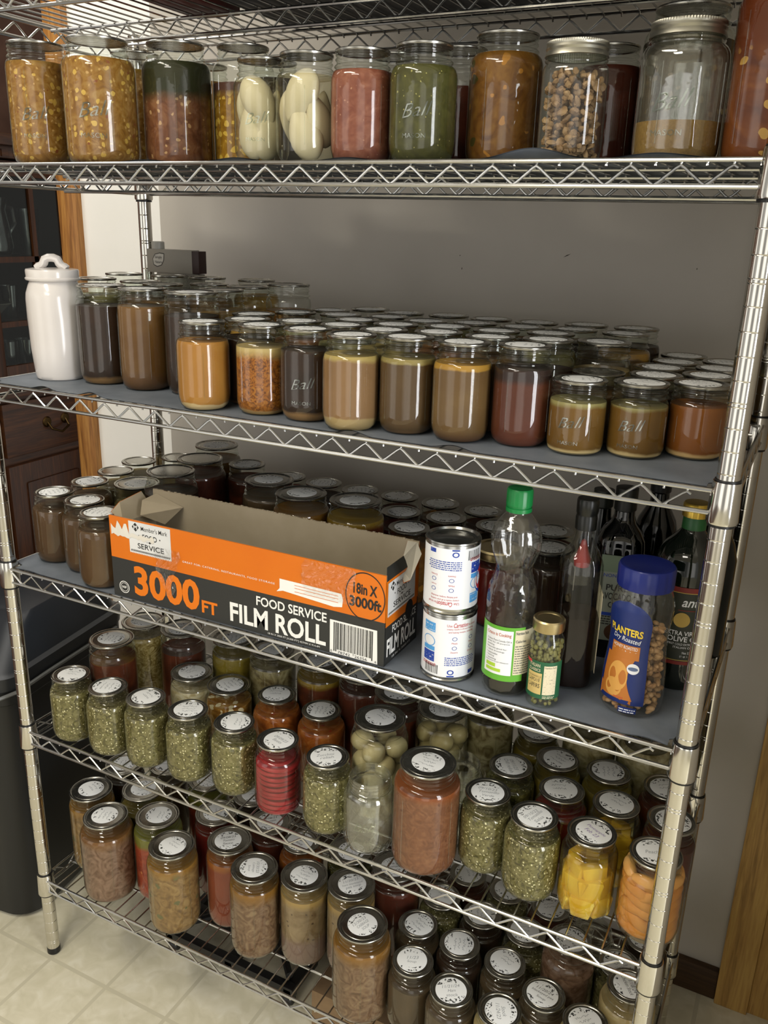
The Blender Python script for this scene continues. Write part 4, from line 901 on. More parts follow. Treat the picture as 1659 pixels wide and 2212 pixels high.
m.box((-1.5, .1, -6.4), (2.6, .9, 0), 0, bev=.04)
m.build('carton_body', [CART, CARTD], t)
m = MB(); m.lathe([(0, 0), (.5, 0), (.5, .5), (.42, .56), (0, .56)], 22, c=(-1.55, .48, 1.75)); m.build('screw_cap', plain('pale_grey_cap', 'a8a49a', .4), t)
m = MB(); m.v = []; vs = [(-1.7+.0, -.03, .5)]
pts = [(-1.75, 1.0), (-1.5, 1.38), (-1.0, 1.5), (-.55, 1.45), (-.6, .95), (-.85, .55), (-1.3, .42), (-1.65, .55)]
m.add([(x, -.015, z) for x, z in pts], [tuple(range(8))], 0); m.add([(-1.15+(x+1.15)*.9, -.02, .96+(z-.96)*.88) for x, z in pts], [tuple(range(8))], 1)
m.text('Simply', .7, .26, lambda u, v: (-1.5+u, -.03, 1.0+v), 0); m.text('Nature', .7, .2, lambda u, v: (-1.5+u, -.03, .7+v), 0)
m.build('leaf_logo', [plain('logo_dark', '2e2a26', .6), plain('logo_light', 'b9b5aa', .6)], t, smooth=False)

# ------------------------------------------------------------------ film roll box
BZ = ZT['C']+.01; BX = 9.95; L_ = 19.85; DP = 4.3; HF = 5.5; HB = 6.15
ORG = mottled('orange_printed_card', 'd06a0c', 'd67212', 9, .35); CHA = plain('charcoal_printed_card', '2b2c2a', .42); KRA = mottled('brown_inner_card', '8f836c', '9c907a', 14, .8)
CWH = plain('white_print', 'e9e9e5', .5); CBK = plain('black_print', '1e1e1c', .5); COR = plain('orange_print', 'dc7410', .4)
t = thing('film_roll_box', 'open orange and charcoal food service film roll box', 'box', (BX, -.05, BZ))
TH = .09
m = MB(); m.box((0, 0, 2.7), (L_, TH, HF), 0); m.box((0, 0, 0), (L_, TH, 2.7), 1); m.box((0, TH, .02), (L_, TH+.03, HF), 2); fp = m.build('front_panel', [ORG, CHA, KRA], t, smooth=False)
m = MB(); m.box((0, DP-TH, 2.7), (L_, DP, HB), 0); m.box((0, DP-TH, 0), (L_, DP, 2.7), 1); m.box((0, DP-TH-.03, .02), (L_, DP-TH, HB), 2)
rg = random.Random(3)
for k in range(110): x = k*L_/110; m.box((x, DP-TH, HB-.02), (x+L_/110*.9, DP-.01, HB+rg.uniform(.0, .07)), 2)
m.build('back_panel', [ORG, CHA, KRA], t, smooth=False)
m = MB(); m.box((TH, TH, 0), (L_-TH, DP-TH, .08), 2); m.build('bottom_panel', [ORG, CHA, KRA], t, smooth=False)
m = MB(); m.box((L_-TH, TH, 2.35), (L_, DP-TH, 5.1), 0); m.box((L_-TH, TH, 0), (L_, DP-TH, 2.35), 1); m.box((L_-TH-.03, TH, .02), (L_-TH, DP-TH, 5.1), 2)
m.add([(L_, TH, 5.1), (L_, DP-TH, 5.1), (L_-.35, DP-.7, 5.65), (L_-.35, TH+.7, 5.65)], [(0, 1, 2, 3)], 1); m.add([(L_-.03, TH, 5.1), (L_-.03, DP-TH, 5.1), (L_-.38, DP-.7, 5.65), (L_-.38, TH+.7, 5.65)], [(3, 2, 1, 0)], 2)
ep = m.build('end_panel', [ORG, CHA, KRA], t, smooth=False)
m = MB(); m.box((0, TH, 0), (TH, DP-TH, 4.6), 1); m.box((TH, TH, .02), (TH+.03, DP-TH, 4.6), 2)
m.add([(0, 1.2, 4.6), (0, 4.2, 4.6), (-.9, 4.0, 5.9), (-.9, 1.9, 5.7), (-1.0, 1.2, 5.2)], [(0, 1, 2, 3, 4)], 0); m.add([(.04, 1.2, 4.6), (.04, 4.2, 4.6), (-.86, 4.0, 5.9), (-.86, 1.9, 5.7), (-.96, 1.2, 5.2)], [(4, 3, 2, 1, 0)], 2)
m.build('end_panel', [ORG, CHA, KRA], t, smooth=False)
# inner flaps, torn
m = MB(); m.add([(.3, 4.15, 5.9), (2.6, 4.1, 5.3), (2.3, 2.6, 4.5), (.5, 2.3, 4.9), (-.1, 3.2, 5.6)], [(0, 1, 2, 3, 4), (4, 3, 2, 1, 0)], 0)
m.build('torn_flap', KRA, t, smooth=False)
m = MB(); a = [(L_-.75, DP-.1, 6.1), (L_-.15, DP-.08, 6.12), (L_+.35, DP-.5, 5.6), (L_+.35, DP-1.9, 4.5), (L_+.1, DP-2.25, 4.4), (L_-.2, DP-2.0, 5.1), (L_-.35, DP-1.5, 5.6)]
m.add(a, [tuple(range(7))], 0); m.add([(x-.02, y, z-.05) for x, y, z in a], [tuple(reversed(range(7)))], 1); m.build('torn_flap', [mottled('torn_card_face', 'b8b2a2', 'c6c0b0', 20, .6), ORG], t, smooth=False)
# torn liner pad on the floor of the box
m = MB(); m.grid(lambda p, q: (.4+p*19.0, .3+q*3.7, .35+2.6*max(0, (.75-q))**1.6*(.35+.65*min(1, p*2.2))+.06*sin(p*20+q*5)), 60, 12); m.build('inner_pad', mottled('khaki_inner_pad', '8c8669', '9a9478', 9, .8), t)
# printing on the front
F0 = lambda x, z, e=.012: (lambda u, v: (x+u, -e, z+v))
m = MB()
m.text('3000', 5.25, 2.06, F0(1.8, .38), 2, bold=.035); m.text('FT', 1.2, .84, F0(7.2, .4), 2, bold=.03)
m.text('FOOD SERVICE', 4.85, .6, F0(11.3, 1.84), 0, bold=.018); m.text('FILM ROLL', 6.75, 1.28, F0(9.35, .34), 0, bold=.026)
m.text('GREAT FOR: CATERING, RESTAURANTS, FOOD STORAGE', 6.8, .14, F0(5.83, 3.42), 0, space=1.15)
m.text('18 IN X 3000 FT [4,500 FT²] 457MM X 914.4M', 3.6, .15, F0(12.1, .1), 0)
for r0, r1 in ((.42, .37), (.3, .27)):
    pts = []
    for k in range(33): th = 2*pi*k/32; pts += [(.92+r0*cos(th), -.012, .72+r0*sin(th)), (.92+r1*cos(th), -.012, .72+r1*sin(th))]
    m.add(pts, [(2*k, 2*k+1, 2*k+3, 2*k+2) for k in range(32)], 0)
m.text('NSF', .36, .16, F0(.74, .64), 0, bold=.02)
pts = []
for k in range(49):
    th = 2*pi*k/48; pts += [(18.6+1.25*cos(th), -.014, 4.0+1.45*sin(th)), (18.6+1.19*cos(th), -.014, 4.0+1.38*sin(th))]
m.add(pts, [(2*k, 2*k+1, 2*k+3, 2*k+2) for k in range(48)], 1)
m.text('18in X', 1.5, .66, F0(17.85, 4.1), 1, bold=.03); m.text('3000ft', 2.0, .66, F0(17.62, 3.28), 1, bold=.03)
# roll of film drawing
m.add([(12.97, -.012, 3.9), (17.1, -.012, 3.85), (17.2, -.012, 3.5), (17.15, -.012, 3.05), (16.6, -.012, 2.95), (13.2, -.012, 3.18), (12.75, -.012, 3.05), (12.97, -.012, 3.3)], [tuple(range(8))], 0)
for z in (3.68, 3.5, 3.28): m.add([(14.0, -.02, z), (16.9, -.02, z-.03), (16.9, -.02, z), (14.0, -.02, z+.03)], [(0, 1, 2, 3)], 2)
# barcode
m.add([(16.37, -.012, 0.06), (19.46, -.012, .06), (19.4, -.012, 2.14), (16.37, -.012, 2.14)], [(0, 1, 2, 3)], 0)
x = 16.62; rb = random.Random(11)
while x < 19.1:
    w_ = rb.choice([.02, .03, .05, .07]); z0 = .2 if (x < 16.75 or x > 18.98 or 17.84 < x < 17.93) else .34
    m.add([(x, -.02, z0), (x+w_, -.02, z0), (x+w_, -.02, 2.03), (x, -.02, 2.03)], [(0, 1, 2, 3)], 1); x += w_+rb.choice([.02, .03, .05])
m.text('0', .1, .16, F0(16.42, .1, .02), 1); m.text('78742', .8, .17, F0(16.9, .1, .02), 1); m.text('26356', .8, .17, F0(18.0, .1, .02), 1); m.text('4', .1, .16, F0(19.28, .1, .02), 1)
# white maker's panel with torn corner
def panel(m, P, x0, x1, z0, z1):
    W_ = x1-x0; H_ = z1-z0; f = lambda x, z, e=.014: (lambda u, v: P(x0+x*W_+u*W_/3.35, z0+z*H_+v*H_/2.05, e))
    m.add([P(x0, z0, .012), P(x1, z0, .012), P(x1, z1, .012), P(x0, z1, .012)], [(0, 1, 2, 3)], 3)
    c = (x0+.17*W_, z0+.83*H_); a = .085*W_; b_ = .145*H_
    m.add([P(c[0]-a, c[1], .02), P(c[0], c[1]-b_, .02), P(c[0]+a, c[1], .02), P(c[0], c[1]+b_, .02)], [(0, 1, 2, 3)], 1)
    m.text('M', .3, .26, f(.125, .765, .026), 3, bold=.04)
    m.text("Member's Mark", 2.1, .3, f(.3, .75), 1, bold=.004); m.text('FOOD', 1.15, .36, f(.33, .47), 1, bold=.015); m.text('·', .1, .1, f(.23, .55), 1); m.text('·', .1, .1, f(.73, .55), 1)
    m.add([P(x0+.42*W_, z0+.405*H_, .02), P(x0+.58*W_, z0+.405*H_, .02), P(x0+.58*W_, z0+.415*H_, .02), P(x0+.42*W_, z0+.415*H_, .02)], [(0, 1, 2, 3)], 1)
    m.add([P(x0+.47*W_, z0+.41*H_, .022), P(x0+.5*W_, z0+.37*H_, .022), P(x0+.53*W_, z0+.41*H_, .022), P(x0+.5*W_, z0+.45*H_, .022)], [(0, 1, 2, 3)], 1)
    m.text('SERVICE', 2.1, .36, f(.2, .155), 1, bold=.015)
    for k in range(34):
        xa = x0+.03*W_+k*.0278*W_; m.add([P(xa, z0+.03*H_, .02), P(xa+.016*W_, z0+.03*H_, .02), P(xa+.03*W_, z0+.09*H_, .02), P(xa+.014*W_, z0+.09*H_, .02)], [(0, 1, 2, 3)], 1)
    for k in range(26):                      # stamp-like edge
        xa = x0+k*W_/26; m.add([P(xa, z0-.0, .012), P(xa+W_/52, z0-.07*H_*.6, .012), P(xa+W_/26, z0, .012)], [(0, 1, 2)], 3)
panel(m, lambda x, z, e: (x, -e, z), 1.62, 4.98, 3.36, 5.42)
m.build('printed_artwork', [CWH, CBK, COR, mottled('silvery_white_print', 'cfd0d0', 'dcdddc', 12, .4)], fp, smooth=False)
m = MB(); rt = random.Random(9); top = []; bot = []
for k in range(20):
    x = .15+k*.185; top.append((x, -.028, 5.0+rt.uniform(-.3, .32) if x < 1.6 else 4.6+rt.uniform(-.12, .1))); bot.append((x, -.028, 4.25+rt.uniform(-.08, .12)))
m.add(top+bot, [(k, k+20, k+21, k+1) for k in range(19)]); m.build('torn_paper_patch', mottled('torn_white_paper', 'cdc8bd', 'dcd8ce', 18, .8), fp, smooth=False)
m = MB(); P = lambda y, z, e: (L_+e, y, z)
panel(m, lambda x, z, e: (L_+e, x, z), .3, 3.8, 2.95, 4.95)
G0 = lambda y, z, e=.014: (lambda u, v: (L_+e, y+u, z+v))
m.text('FOOD SERVICE', 3.1, .45, G0(.95, 1.75), 0, bold=.012); m.text('FILM ROLL', 3.75, 1.1, G0(.3, .45), 0, bold=.03); m.text('18 IN X 3000 FT', 2.4, .14, G0(1.0, .15), 0)
pts = [(L_+.012, 3.1, 2.35)]+[(L_+.02, 3.1+.5*cos(2*pi*k/20), 2.35+.62*sin(2*pi*k/20)) for k in range(20)]
m.add(pts, [(0, k+1, (k+1) % 20+1) for k in range(20)], 1)
m.build('printed_artwork', [CWH, CBK, COR, MATS['silvery_white_print']], ep, smooth=False)
# clear packing tape over the front, crumpled
TAPE = thin_glass('packing_tape', 'ffffff', 'f6f4ee', 1.6, .8, 70, .05)
for (x0, x1, z0, z1) in ((14.6, 17.9, 3.3, 5.48), (3.6, 5.6, .9, 4.1)):
    rt = random.Random(int(x0)); g = {}
    def f(p, q):
        k = (round(p*22), round(q*16)); g.setdefault(k, rt.uniform(.03, .1)); e = .03+.02*q
        x = x0+(x1-x0)*(p if x0 > 10 else .5+(p-.5)*(.25+.75*q))+(.3*sin(q*9) if 0 < p < 1 else .12*sin(q*14+p*5))
        return (x, -g[k], z0+(z1-z0)*q)
    m = MB(); m.grid(f, 22, 16); m.build('packing_tape', TAPE, fp, smooth=False)

# ------------------------------------------------------------------ tins, bottles and jars of the third shelf
zc = ZT['C']+.01
LBW = plain('white_label', 'e4e6ea', .35); BLU = plain('blue_print', '1f3f9c', .45); RED = plain('red_print', 'b8202c', .45); LBL = plain('sky_blue_print', '4f9ad8', .45); GRN = plain('green_print', '5fa832', .4)
YEL = plain('yellow_print', 'e8c83c', .45); CRM = plain('cream_label', 'd8ceb0', .5); NAV = plain('navy_print', '1a2c6a', .35); DGR = plain('deep_green_print', '1f5a3a', .45); TANP = plain('orange_brown_print', 'b8702c', .4)
def micro(m, fn, w, h, n, mi, seed=1, frac=.45):   # rows of print too small to read
    r = random.Random(seed)
    for i in range(n):
        y = h*(n-1-i)/n; x = 0
        while x < w*.94:
            l = min(r.uniform(.05, .22), w-x); hh = h/n*frac
            m.add([fn(x, y), fn(x+l, y), fn(x+l, y+hh), fn(x, y+hh)], [(0, 1, 2, 3)], mi); x += l+.035
def rect(m, fn, u0, v0, u1, v1, mi, n=10):
    m.grid(lambda p, q: fn(u0+(u1-u0)*p, v0+(v1-v0)*q), n, 1, mi)
def icon(m, fn, cx, cy, r, mi, wv=.03):
    pts = []
    for k in range(17): th = 2*pi*k/16; pts += [fn(cx+r*cos(th), cy+r*.8*sin(th)), fn(cx+(r-wv)*cos(th), cy+(r-wv)*.8*sin(th))]
    m.add(pts, [(2*k, 2*k+1, 2*k+3, 2*k+2) for k in range(16)], mi)
def tin(loc, aim, flip, label):
    t = thing('milk_tin', label, 'can', loc, 0, 'stacked evaporated milk tins'); R, H = 1.46, 4.0
    m = MB(); m.lathe([(0, .12), (1.3, .12), (1.36, 0), (1.47, .02), (1.5, .1), (1.44, .16), (R, .24), (R, H-.24), (1.44, H-.16), (1.5, H-.1), (1.47, H-.02), (1.36, H), (1.3, H-.12), (1.1, H-.14), (1.05, H-.11), (.7, H-.13), (.65, H-.1), (0, H-.1)], 56)
    m.build('tin_body', chrome('tin_plate', 'b0b0ac', .22), t)
    m = MB(); m.lathe([(R+.006, .3), (R+.006, H-.3)], 72, 0)
    if flip: base = lambda u, v: cyl_fn(R+.012, 0, aim)(-u, H-v)
    else: base = lambda u, v: cyl_fn(R+.012, 0, aim)(u, v)
    O = lambda a, b: (lambda u, v: base(a+u, b+v))
    rect(m, base, -1.75, 2.85, -.95, 3.4, 3); micro(m, O(-1.7, 2.9), .7, .45, 3, 0, 4); rect(m, base, -1.75, 1.1, -.95, 1.7, 1); micro(m, O(-1.7, 1.15), .7, .45, 3, 0, 5); icon(m, base, -1.35, 2.3, .42, 3, .05)
    rect(m, base, -1.75, 1.75, -.95, 2.0, 3); micro(m, O(-1.8, .85), .95, .2, 2, 2, 6)
    m.text('Use', .28, .15, O(-.3, 3.3), 2); m.text('Carnation', .85, .26, O(.06, 3.27), 2, bold=.01, shear=.25); m.text('for rich and', .5, .14, O(.95, 3.3), 2)
    m.text('creamy results in all your cooking', 1.6, .12, O(-.3, 3.1), 2); m.text('and baking recipes, including:', 1.5, .12, O(-.2, 2.92), 2)
    for cx in (.15, 1.15):
        icon(m, base, cx, 2.6, .14, 1); m.text('Meals' if cx < 1 else 'Soups', .32, .09, O(cx-.16, 2.3), 2); icon(m, base, cx, 2.05, .14, 1); m.text('Desserts' if cx < 1 else 'Drinks', .4, .09, O(cx-.2, 1.76), 2)
    micro(m, O(-.35, 1.0), 1.9, .55, 5, 1, 8)
    rect(m, base, -1.6, .35, -.7, .8, 0); r = random.Random(3); x = -1.6
    while x < -.75: w_ = r.choice([.015, .03, .045]); m.add([base(x, .42), base(x+w_, .42), base(x+w_, .95), base(x, .95)], [(0, 1, 2, 3)], 4); x += w_+.028
    icon(m, base, .0, .6, .19, 1, .07); rect(m, base, -.2, .32, .2, .4, 1); rect(m, base, 1.1, .38, 1.5, .6, 1); micro(m, O(1.12, .42), .36, .16, 2, 0, 9)
    if flip:                                      # edge of the red and blue brand roundel
        for k, (rr, mi) in enumerate(((.85, 1), (.7, 2))):
            pts = [base(-2.1, 2.2)]+[base(-2.1+rr*cos(2*pi*j/28), 2.2+rr*sin(2*pi*j/28)) for j in range(28)]
            pts = [(x*(1+.004*(k+1)), y*(1+.004*(k+1)), z) for x, y, z in pts]; m.add(pts, [(0, j+1, (j+1) % 28+1) for j in range(28)], mi)
        m.text('Carnation', 1.1, .3, lambda u, v: tuple(a*1.012 if i < 2 else a for i, a in enumerate(base(-2.6+u, 2.1+v))), 0, bold=.02, shear=.25)
    m.build('paper_label', [LBW, BLU, RED, LBL, CBK], t)
aim = atan2(-40, 16)+.12
tin((33.0, 1.5, zc), aim, False, 'lower of the two stacked evaporated milk tins'); tin((32.95, 1.5, zc+4.0), aim, True, 'upper evaporated milk tin, stacked upside down')

def bottle(name, label, cat, loc, rz=0): return thing(name, label, cat, loc, rz)
# clear plastic oil bottle with green cap
t = bottle('oil_bottle', 'nearly empty clear plastic oil bottle with green cap', 'bottle', (36.45, 1.35, zc))
def rp(z):
    P = [(0, 1.15), (.3, 1.27), (.9, 1.3), (4.6, 1.3), (5.2, 1.28), (6.0, 1.22), (6.6, .98), (6.95, .92), (7.3, 1.0), (8.0, 1.25), (8.6, 1.28), (9.2, 1.15), (9.7, .8), (9.95, .6), (10.2, .58)]
    for (a, b), (c, d) in zip(P, P[1:]):
        if a <= z <= c: return b+(d-b)*(z-a)/(c-a)
    return P[-1][1]
m = MB(); m.lathe([(0, .15), (.8, .05), (1.05, 0)]+[(rp(z*.1)-.0, z*.1) for z in range(1, 103)], 48, sq=lambda th, r, z: r*(1+(.035*sin(10*th+(0 if z < 8.3 else pi*0))*(1 if 7.3 < z < 9.3 else 0))+(.03*sin(14*th)*(1 if 6.2 < z < 7.2 else 0))+(.02*sin(8*th) if 4.9 < z < 6.0 else 0)+(.02*sin(12*th) if z < .9 else 0)))
m.build('bottle_body', PET, t)
m = MB(); m.lathe([(0, .08), (1.0, .08), (1.18, .35), (1.2, .8), (0, .82)], 36); m.build('oil_remnant', thin_glass('pale_oil', 'b9b896', '8c8a5c', .4, .6), t)
m = MB(); m.lathe([(.62, 10.0), (.66, 10.02), (.66, 10.22), (.6, 10.24), (.6, 10.32), (.66, 10.34), (.66, 11.1), (.6, 11.2), (0, 11.22)], 60, sq=lambda th, r, z: r*(1+.012*sin(40*th)) if z > 10.3 and r > .62 else r); m.build('cap', plain('green_cap', '0f7a3a', .35), t)
a0 = atan2(-40, 12.5)-.45; R = 1.33; base = cyl_fn(R, 0, a0); O = lambda a, b: (lambda u, v: base(a+u, b+v))
m = MB(); rect(m, base, -1.3, 1.0, 1.5, 4.1, 0, 30); R2 = lambda u, v: cyl_fn(R+.012, 0, a0)(u, v)
rect(m, R2, -.75, 1.35, .85, 3.9, 1, 16); rect(m, R2, .95, 1.4, 2.4, 3.95, 5, 16)
R3 = lambda u, v: cyl_fn(R+.02, 0, a0)(u, v); O3 = lambda a, b: (lambda u, v: R3(a+u, b+v))
m.text('Crisco is Cooking', 1.4, .24, O3(-.65, 3.5), 2, bold=.01)
for i, s in enumerate(['Crisco Pure Canola Oil is', 'great for all purpose', 'cooking.', 'Naturally good for:', '• salad dressings', '• marinades', '• baking', '• sauteing']): m.text(s, min(1.4, .062*len(s)), .1, O3(-.6, 3.25-.16*i), 3)
rect(m, R3, -.6, 1.75, .0, 1.95, 4, 8); rect(m, R3, -.6, 1.5, .3, 1.68, 4, 8); m.text('Unsaturated Fat per tablespoon', 1.35, .08, O3(-.65, 2.02), 3)
m.text('Nutrition Facts', .75, .17, O3(1.0, 3.7), 3, bold=.02); m.text('Calories', .6, .15, O3(1.0, 3.25), 3, bold=.02); micro(m, O3(1.0, 1.5), 1.2, 1.65, 12, 3, 5, .35); m.build('printed_label', [GRN, LBW, plain('brick_print', 'b85a2a', .4), plain('grey_print', '5a5e5a', .5), plain('lime_print', 'a8cc3c', .4), CRM], t)

# little caper jar
t = bottle('caper_jar', 'small glass jar of capers with a gold lid', 'jar', (38.65, .92, zc))
m = MB(); m.lathe([(0, .08), (.6, .05), (.78, 0), (.86, .1), (.88, .4), (.84, .6), (.84, 2.6), (.88, 2.8), (.9, 3.3), (.86, 3.7), (.72, 4.0), (.68, 4.15), (.68, 4.6)], 36); m.build('jar_glass', GLASS, t)
m = MB(); m.lathe([(.72, 4.15), (.8, 4.18), (.82, 4.3), (.82, 4.72), (.76, 4.8), (.66, 4.78), (.6, 4.72), (0, 4.74)], 48); m.build('lid', GOLD, t)
m = MB(); rc = random.Random(4)
for k in range(330):
    z = .16+rc.random()*3.45; th = rc.uniform(0, 2*pi); q = (.7 if z < 2.8 else .74)*(rc.random()**.25); s_ = rc.uniform(.09, .14)
    b = blob(lambda x, y, zz: (x*s_, y*s_, zz*s_*1.15), 7, 5); c_ = (q*cos(th), q*sin(th), z); m.add([(x+c_[0], y+c_[1], zz+c_[2]) for x, y, zz in b.v], b.f)
o = m.build('capers', mottled('caper_green', '5c5a2c', '8a8550', 40, .4, rnd=False), t); o['kind'] = 'stuff'
a0 = atan2(-39.7, 10.2); base = cyl_fn(.87, 0, a0); B2 = cyl_fn(.88, 0, a0); O = lambda a, b: (lambda u, v: B2(a+u, b+v))
m = MB(); rect(m, base, -1.35, .55, 1.1, 2.65, 2, 26); rect(m, B2, -.02, .8, .68, 2.45, 0, 10); rect(m, B2, -.95, .8, -.1, 2.0, 1, 10)
m.text('Nutrition Facts', .62, .1, O(.02, 2.3), 4, bold=.01); micro(m, O(.02, .85), .62, 1.4, 14, 4, 2, .3); m.text('ITALIAN', .62, .19, O(-.85, 2.32), 0, bold=.01); m.text('CLASSICS', .7, .16, O(-.9, 2.08), 0, bold=.01)
m.text('NONPAREILLE', .8, .1, O(-.93, 1.75), 4); m.text('CAPOTE', .72, .2, O(-.9, 1.5), 4, bold=.01); m.text('CAPERS', .72, .24, O(-.9, 1.16), 4, bold=.015); rect(m, B2, -1.3, 2.45, -.75, 2.62, 3, 6); micro(m, O(.0, .6), .65, .16, 2, 0, 2)
m.build('printed_label', [CRM, plain('pale_gold_label', 'c8b070', .5), DGR, RED, CBK], t)

# square bottle part full of dark vinegar
def sqp(k=.5): return lambda th, r, z: r*(1+.16*k*(abs(sin(2*th))**1.4)) if z < 7.9 else r
t = bottle('vinegar_bottle', 'clear square bottle one third full of dark brown vinegar', 'bottle', (39.35, 3.75, zc), .35)
prof = [(0, .2), (.8, .05), (1.0, 0), (1.08, .15), (1.1, .4), (1.1, 6.6), (1.05, 7.1), (.85, 7.6), (.6, 8.0), (.48, 8.4), (.46, 9.0)]
m = MB(); m.lathe(prof, 48, sq=sqp(1)); m.build('bottle_glass', thin_glass('bottle_clear_glass', 'fbfcfa', 'bcc4b6', 1.0, .1), t)
m = MB(); m.lathe([(0, .25), (.95, .12), (1.04, .4), (1.04, 4.15), (0, 4.15)], 48, sq=sqp(1)); m.build('vinegar', plain('dark_vinegar', '150a05', .5, 0, .1), t)
m = MB(); m.lathe([(.48, 8.85), (.55, 8.87), (.56, 9.5), (.53, 9.6), (.53, 9.7), (.56, 9.75), (.57, 10.4), (.53, 10.5), (0, 10.52)], 32); m.build('cap', plain('black_cap', '10120f', .3), t)
m = MB(); m.box((1.12, -.85, 1.0), (1.14, .85, 5.6)); mi = MB(); m.build('back_label', CRM, t, smooth=False)
m = MB(); m.lathe([(0, 6.7), (.4, 6.8), (.45, 7.2), (.25, 7.7), (.12, 8.2), (0, 8.3)], 16); m.build('red_neck_shape', plain('dull_red', '8a2420', .4), t)  # small red shape inside the bottle shoulder and neck
# green avocado oil bottle
t = bottle('avocado_oil_bottle', 'dark green square bottle of avocado oil behind the vinegar', 'bottle', (40.35, 8.6, zc), .2)
m = MB(); m.lathe([(r*1.18, z*1.0) for r, z in prof], 48, sq=sqp(1)); m.build('bottle_glass', DGREEN, t)
m = MB(); m.lathe([(0, .2), (1.2, .2), (1.22, 6.6), (.9, 7.4), (.5, 8.0), (0, 8.1)], 40, sq=sqp(.9)); m.build('oil', plain('deep_green_oil', '16300c', .2), t)
m = MB(); m.lathe([(.56, 8.7), (.62, 8.75), (.62, 10.0), (0, 10.05)], 32); m.build('cap', plain('dark_cap', '0c0f0c', .35), t)
a_ = atan2(-47.3, 8.5)-.2
m = MB(); Pf = lambda u, v: (-.95+u*1.0, -1.36-.0, v)
rect(m, lambda u, v: Pf(u, v), 0, 1.2, 1.95, 6.4, 0, 2); P2 = lambda a, b: (lambda u, v: (-.95+a+u, -1.38, b+v))
m.grid(lambda p, q: (-.95+p*1.95, -1.37, 6.4-q*1.0), 1, 1, 1); m.text('NON GMO', 1.5, .2, P2(.2, 5.1), 2); m.text('PURE', 1.2, .36, P2(.4, 4.3), 3, bold=.02); m.text('AVOCADO', 1.7, .42, P2(.12, 3.75), 3, bold=.02); m.text('OIL', .6, .36, P2(.6, 3.25), 3, bold=.02)
m.grid(lambda p, q: (-.8+p*1.6, -1.375, 2.95-q*.2), 1, 1, 2); micro(m, P2(.2, 2.2), 1.5, .6, 4, 3, 3); m.lathe([(0, 0), (.5, 0)], 20, 4, M=Matrix.Translation((.1, -1.376, 1.75)) @ Matrix.Rotation(pi/2, 4, 'X'))
m.build('printed_label', [plain('grey_green_label', '8a9086', .5), plain('pale_green_top', '70806c', .5), BLU, CBK, plain('avocado_brown', '4a2c14', .5)], t, smooth=False)
# olive oil
t = bottle('olive_oil_bottle', 'large dark olive oil bottle with gold cap and red bordered label', 'bottle', (44.25, 7.1, zc))
m = MB(); m.lathe([(0, .2), (1.2, .05), (1.55, 0), (1.68, .2), (1.72, .6), (1.68, 1.2), (1.7, 1.35), (1.7, 6.2), (1.72, 6.5), (1.66, 7.2), (1.35, 7.9), (.85, 8.4), (.62, 8.7), (.55, 9.2), (.55, 9.5)], 52)
m.build('bottle_glass', plain('near_black_green_glass', '0a120a', .06, coat=.5), t)
m = MB(); m.lathe([(.57, 8.75), (.62, 8.8), (.6, 9.45), (.57, 9.5)], 32); m.build('neck_sleeve', plain('green_sleeve', '1c5a28', .4), t)
m = MB(); m.lathe([(.6, 9.45), (.68, 9.47), (.68, 10.1), (.62, 10.2), (0, 10.22)], 60, sq=lambda th, r, z: r*(1+.012*sin(44*th)) if r > .65 else r); m.build('cap', plain('yellow_gold_cap', 'c8a848', .3, .8), t)
a0 = atan2(-45.8, 4.7)+.25; base = cyl_fn(1.715, 0, a0); B2 = cyl_fn(1.73, 0, a0); O = lambda a, b: (lambda u, v: B2(a+u, b+v))
m = MB(); rect(m, base, -2.0, 1.6, 1.5, 6.0, 0, 30); rect(m, B2, -2.0, 5.75, 1.5, 6.02, 1, 20); rect(m, B2, -2.0, 1.6, 1.5, 1.8, 1, 20); rect(m, B2, -2.0, 5.7, 1.5, 5.74, 2, 20); rect(m, B2, -2.0, 1.84, 1.5, 1.88, 2, 20); rect(m, B2, -.6, 4.72, .9, 4.76, 1, 12)
m.text('antia', 1.25, .5, O(-.45, 4.95), 3, bold=.015, shear=.3); m.lathe([(0, 0), (.42, 0)], 24, 2, M=Matrix.Translation(base(-.35, 4.2)) @ Matrix.Rotation(a0+pi/2-.2, 4, 'Z') @ Matrix.Rotation(pi/2, 4, 'X') @ Matrix.Translation((0, 0, .03)))
m.text('EXTRA VIRGIN', 2.0, .26, O(-1.15, 3.3), 3, bold=.01); m.text('OLIVE OIL', 1.75, .3, O(-.95, 2.95), 3, bold=.015); m.text('FIRST COLD EXTRACTION', 1.7, .12, O(-.9, 2.74), 3); m.text('ITALIAN OLIVES', 1.3, .12, O(-.6, 2.55), 3)
m.text('Net 33.8 fl oz', .8, .14, O(-.1, 2.24), 3); m.text('(1 qt 1.8 fl oz)', .9, .14, O(-.2, 2.02), 3); m.build('printed_label', [plain('dark_olive_label', '23281c', .5), plain('maroon_print', '7a2018', .5), plain('gold_print', 'b89a48', .4), LBW], t)
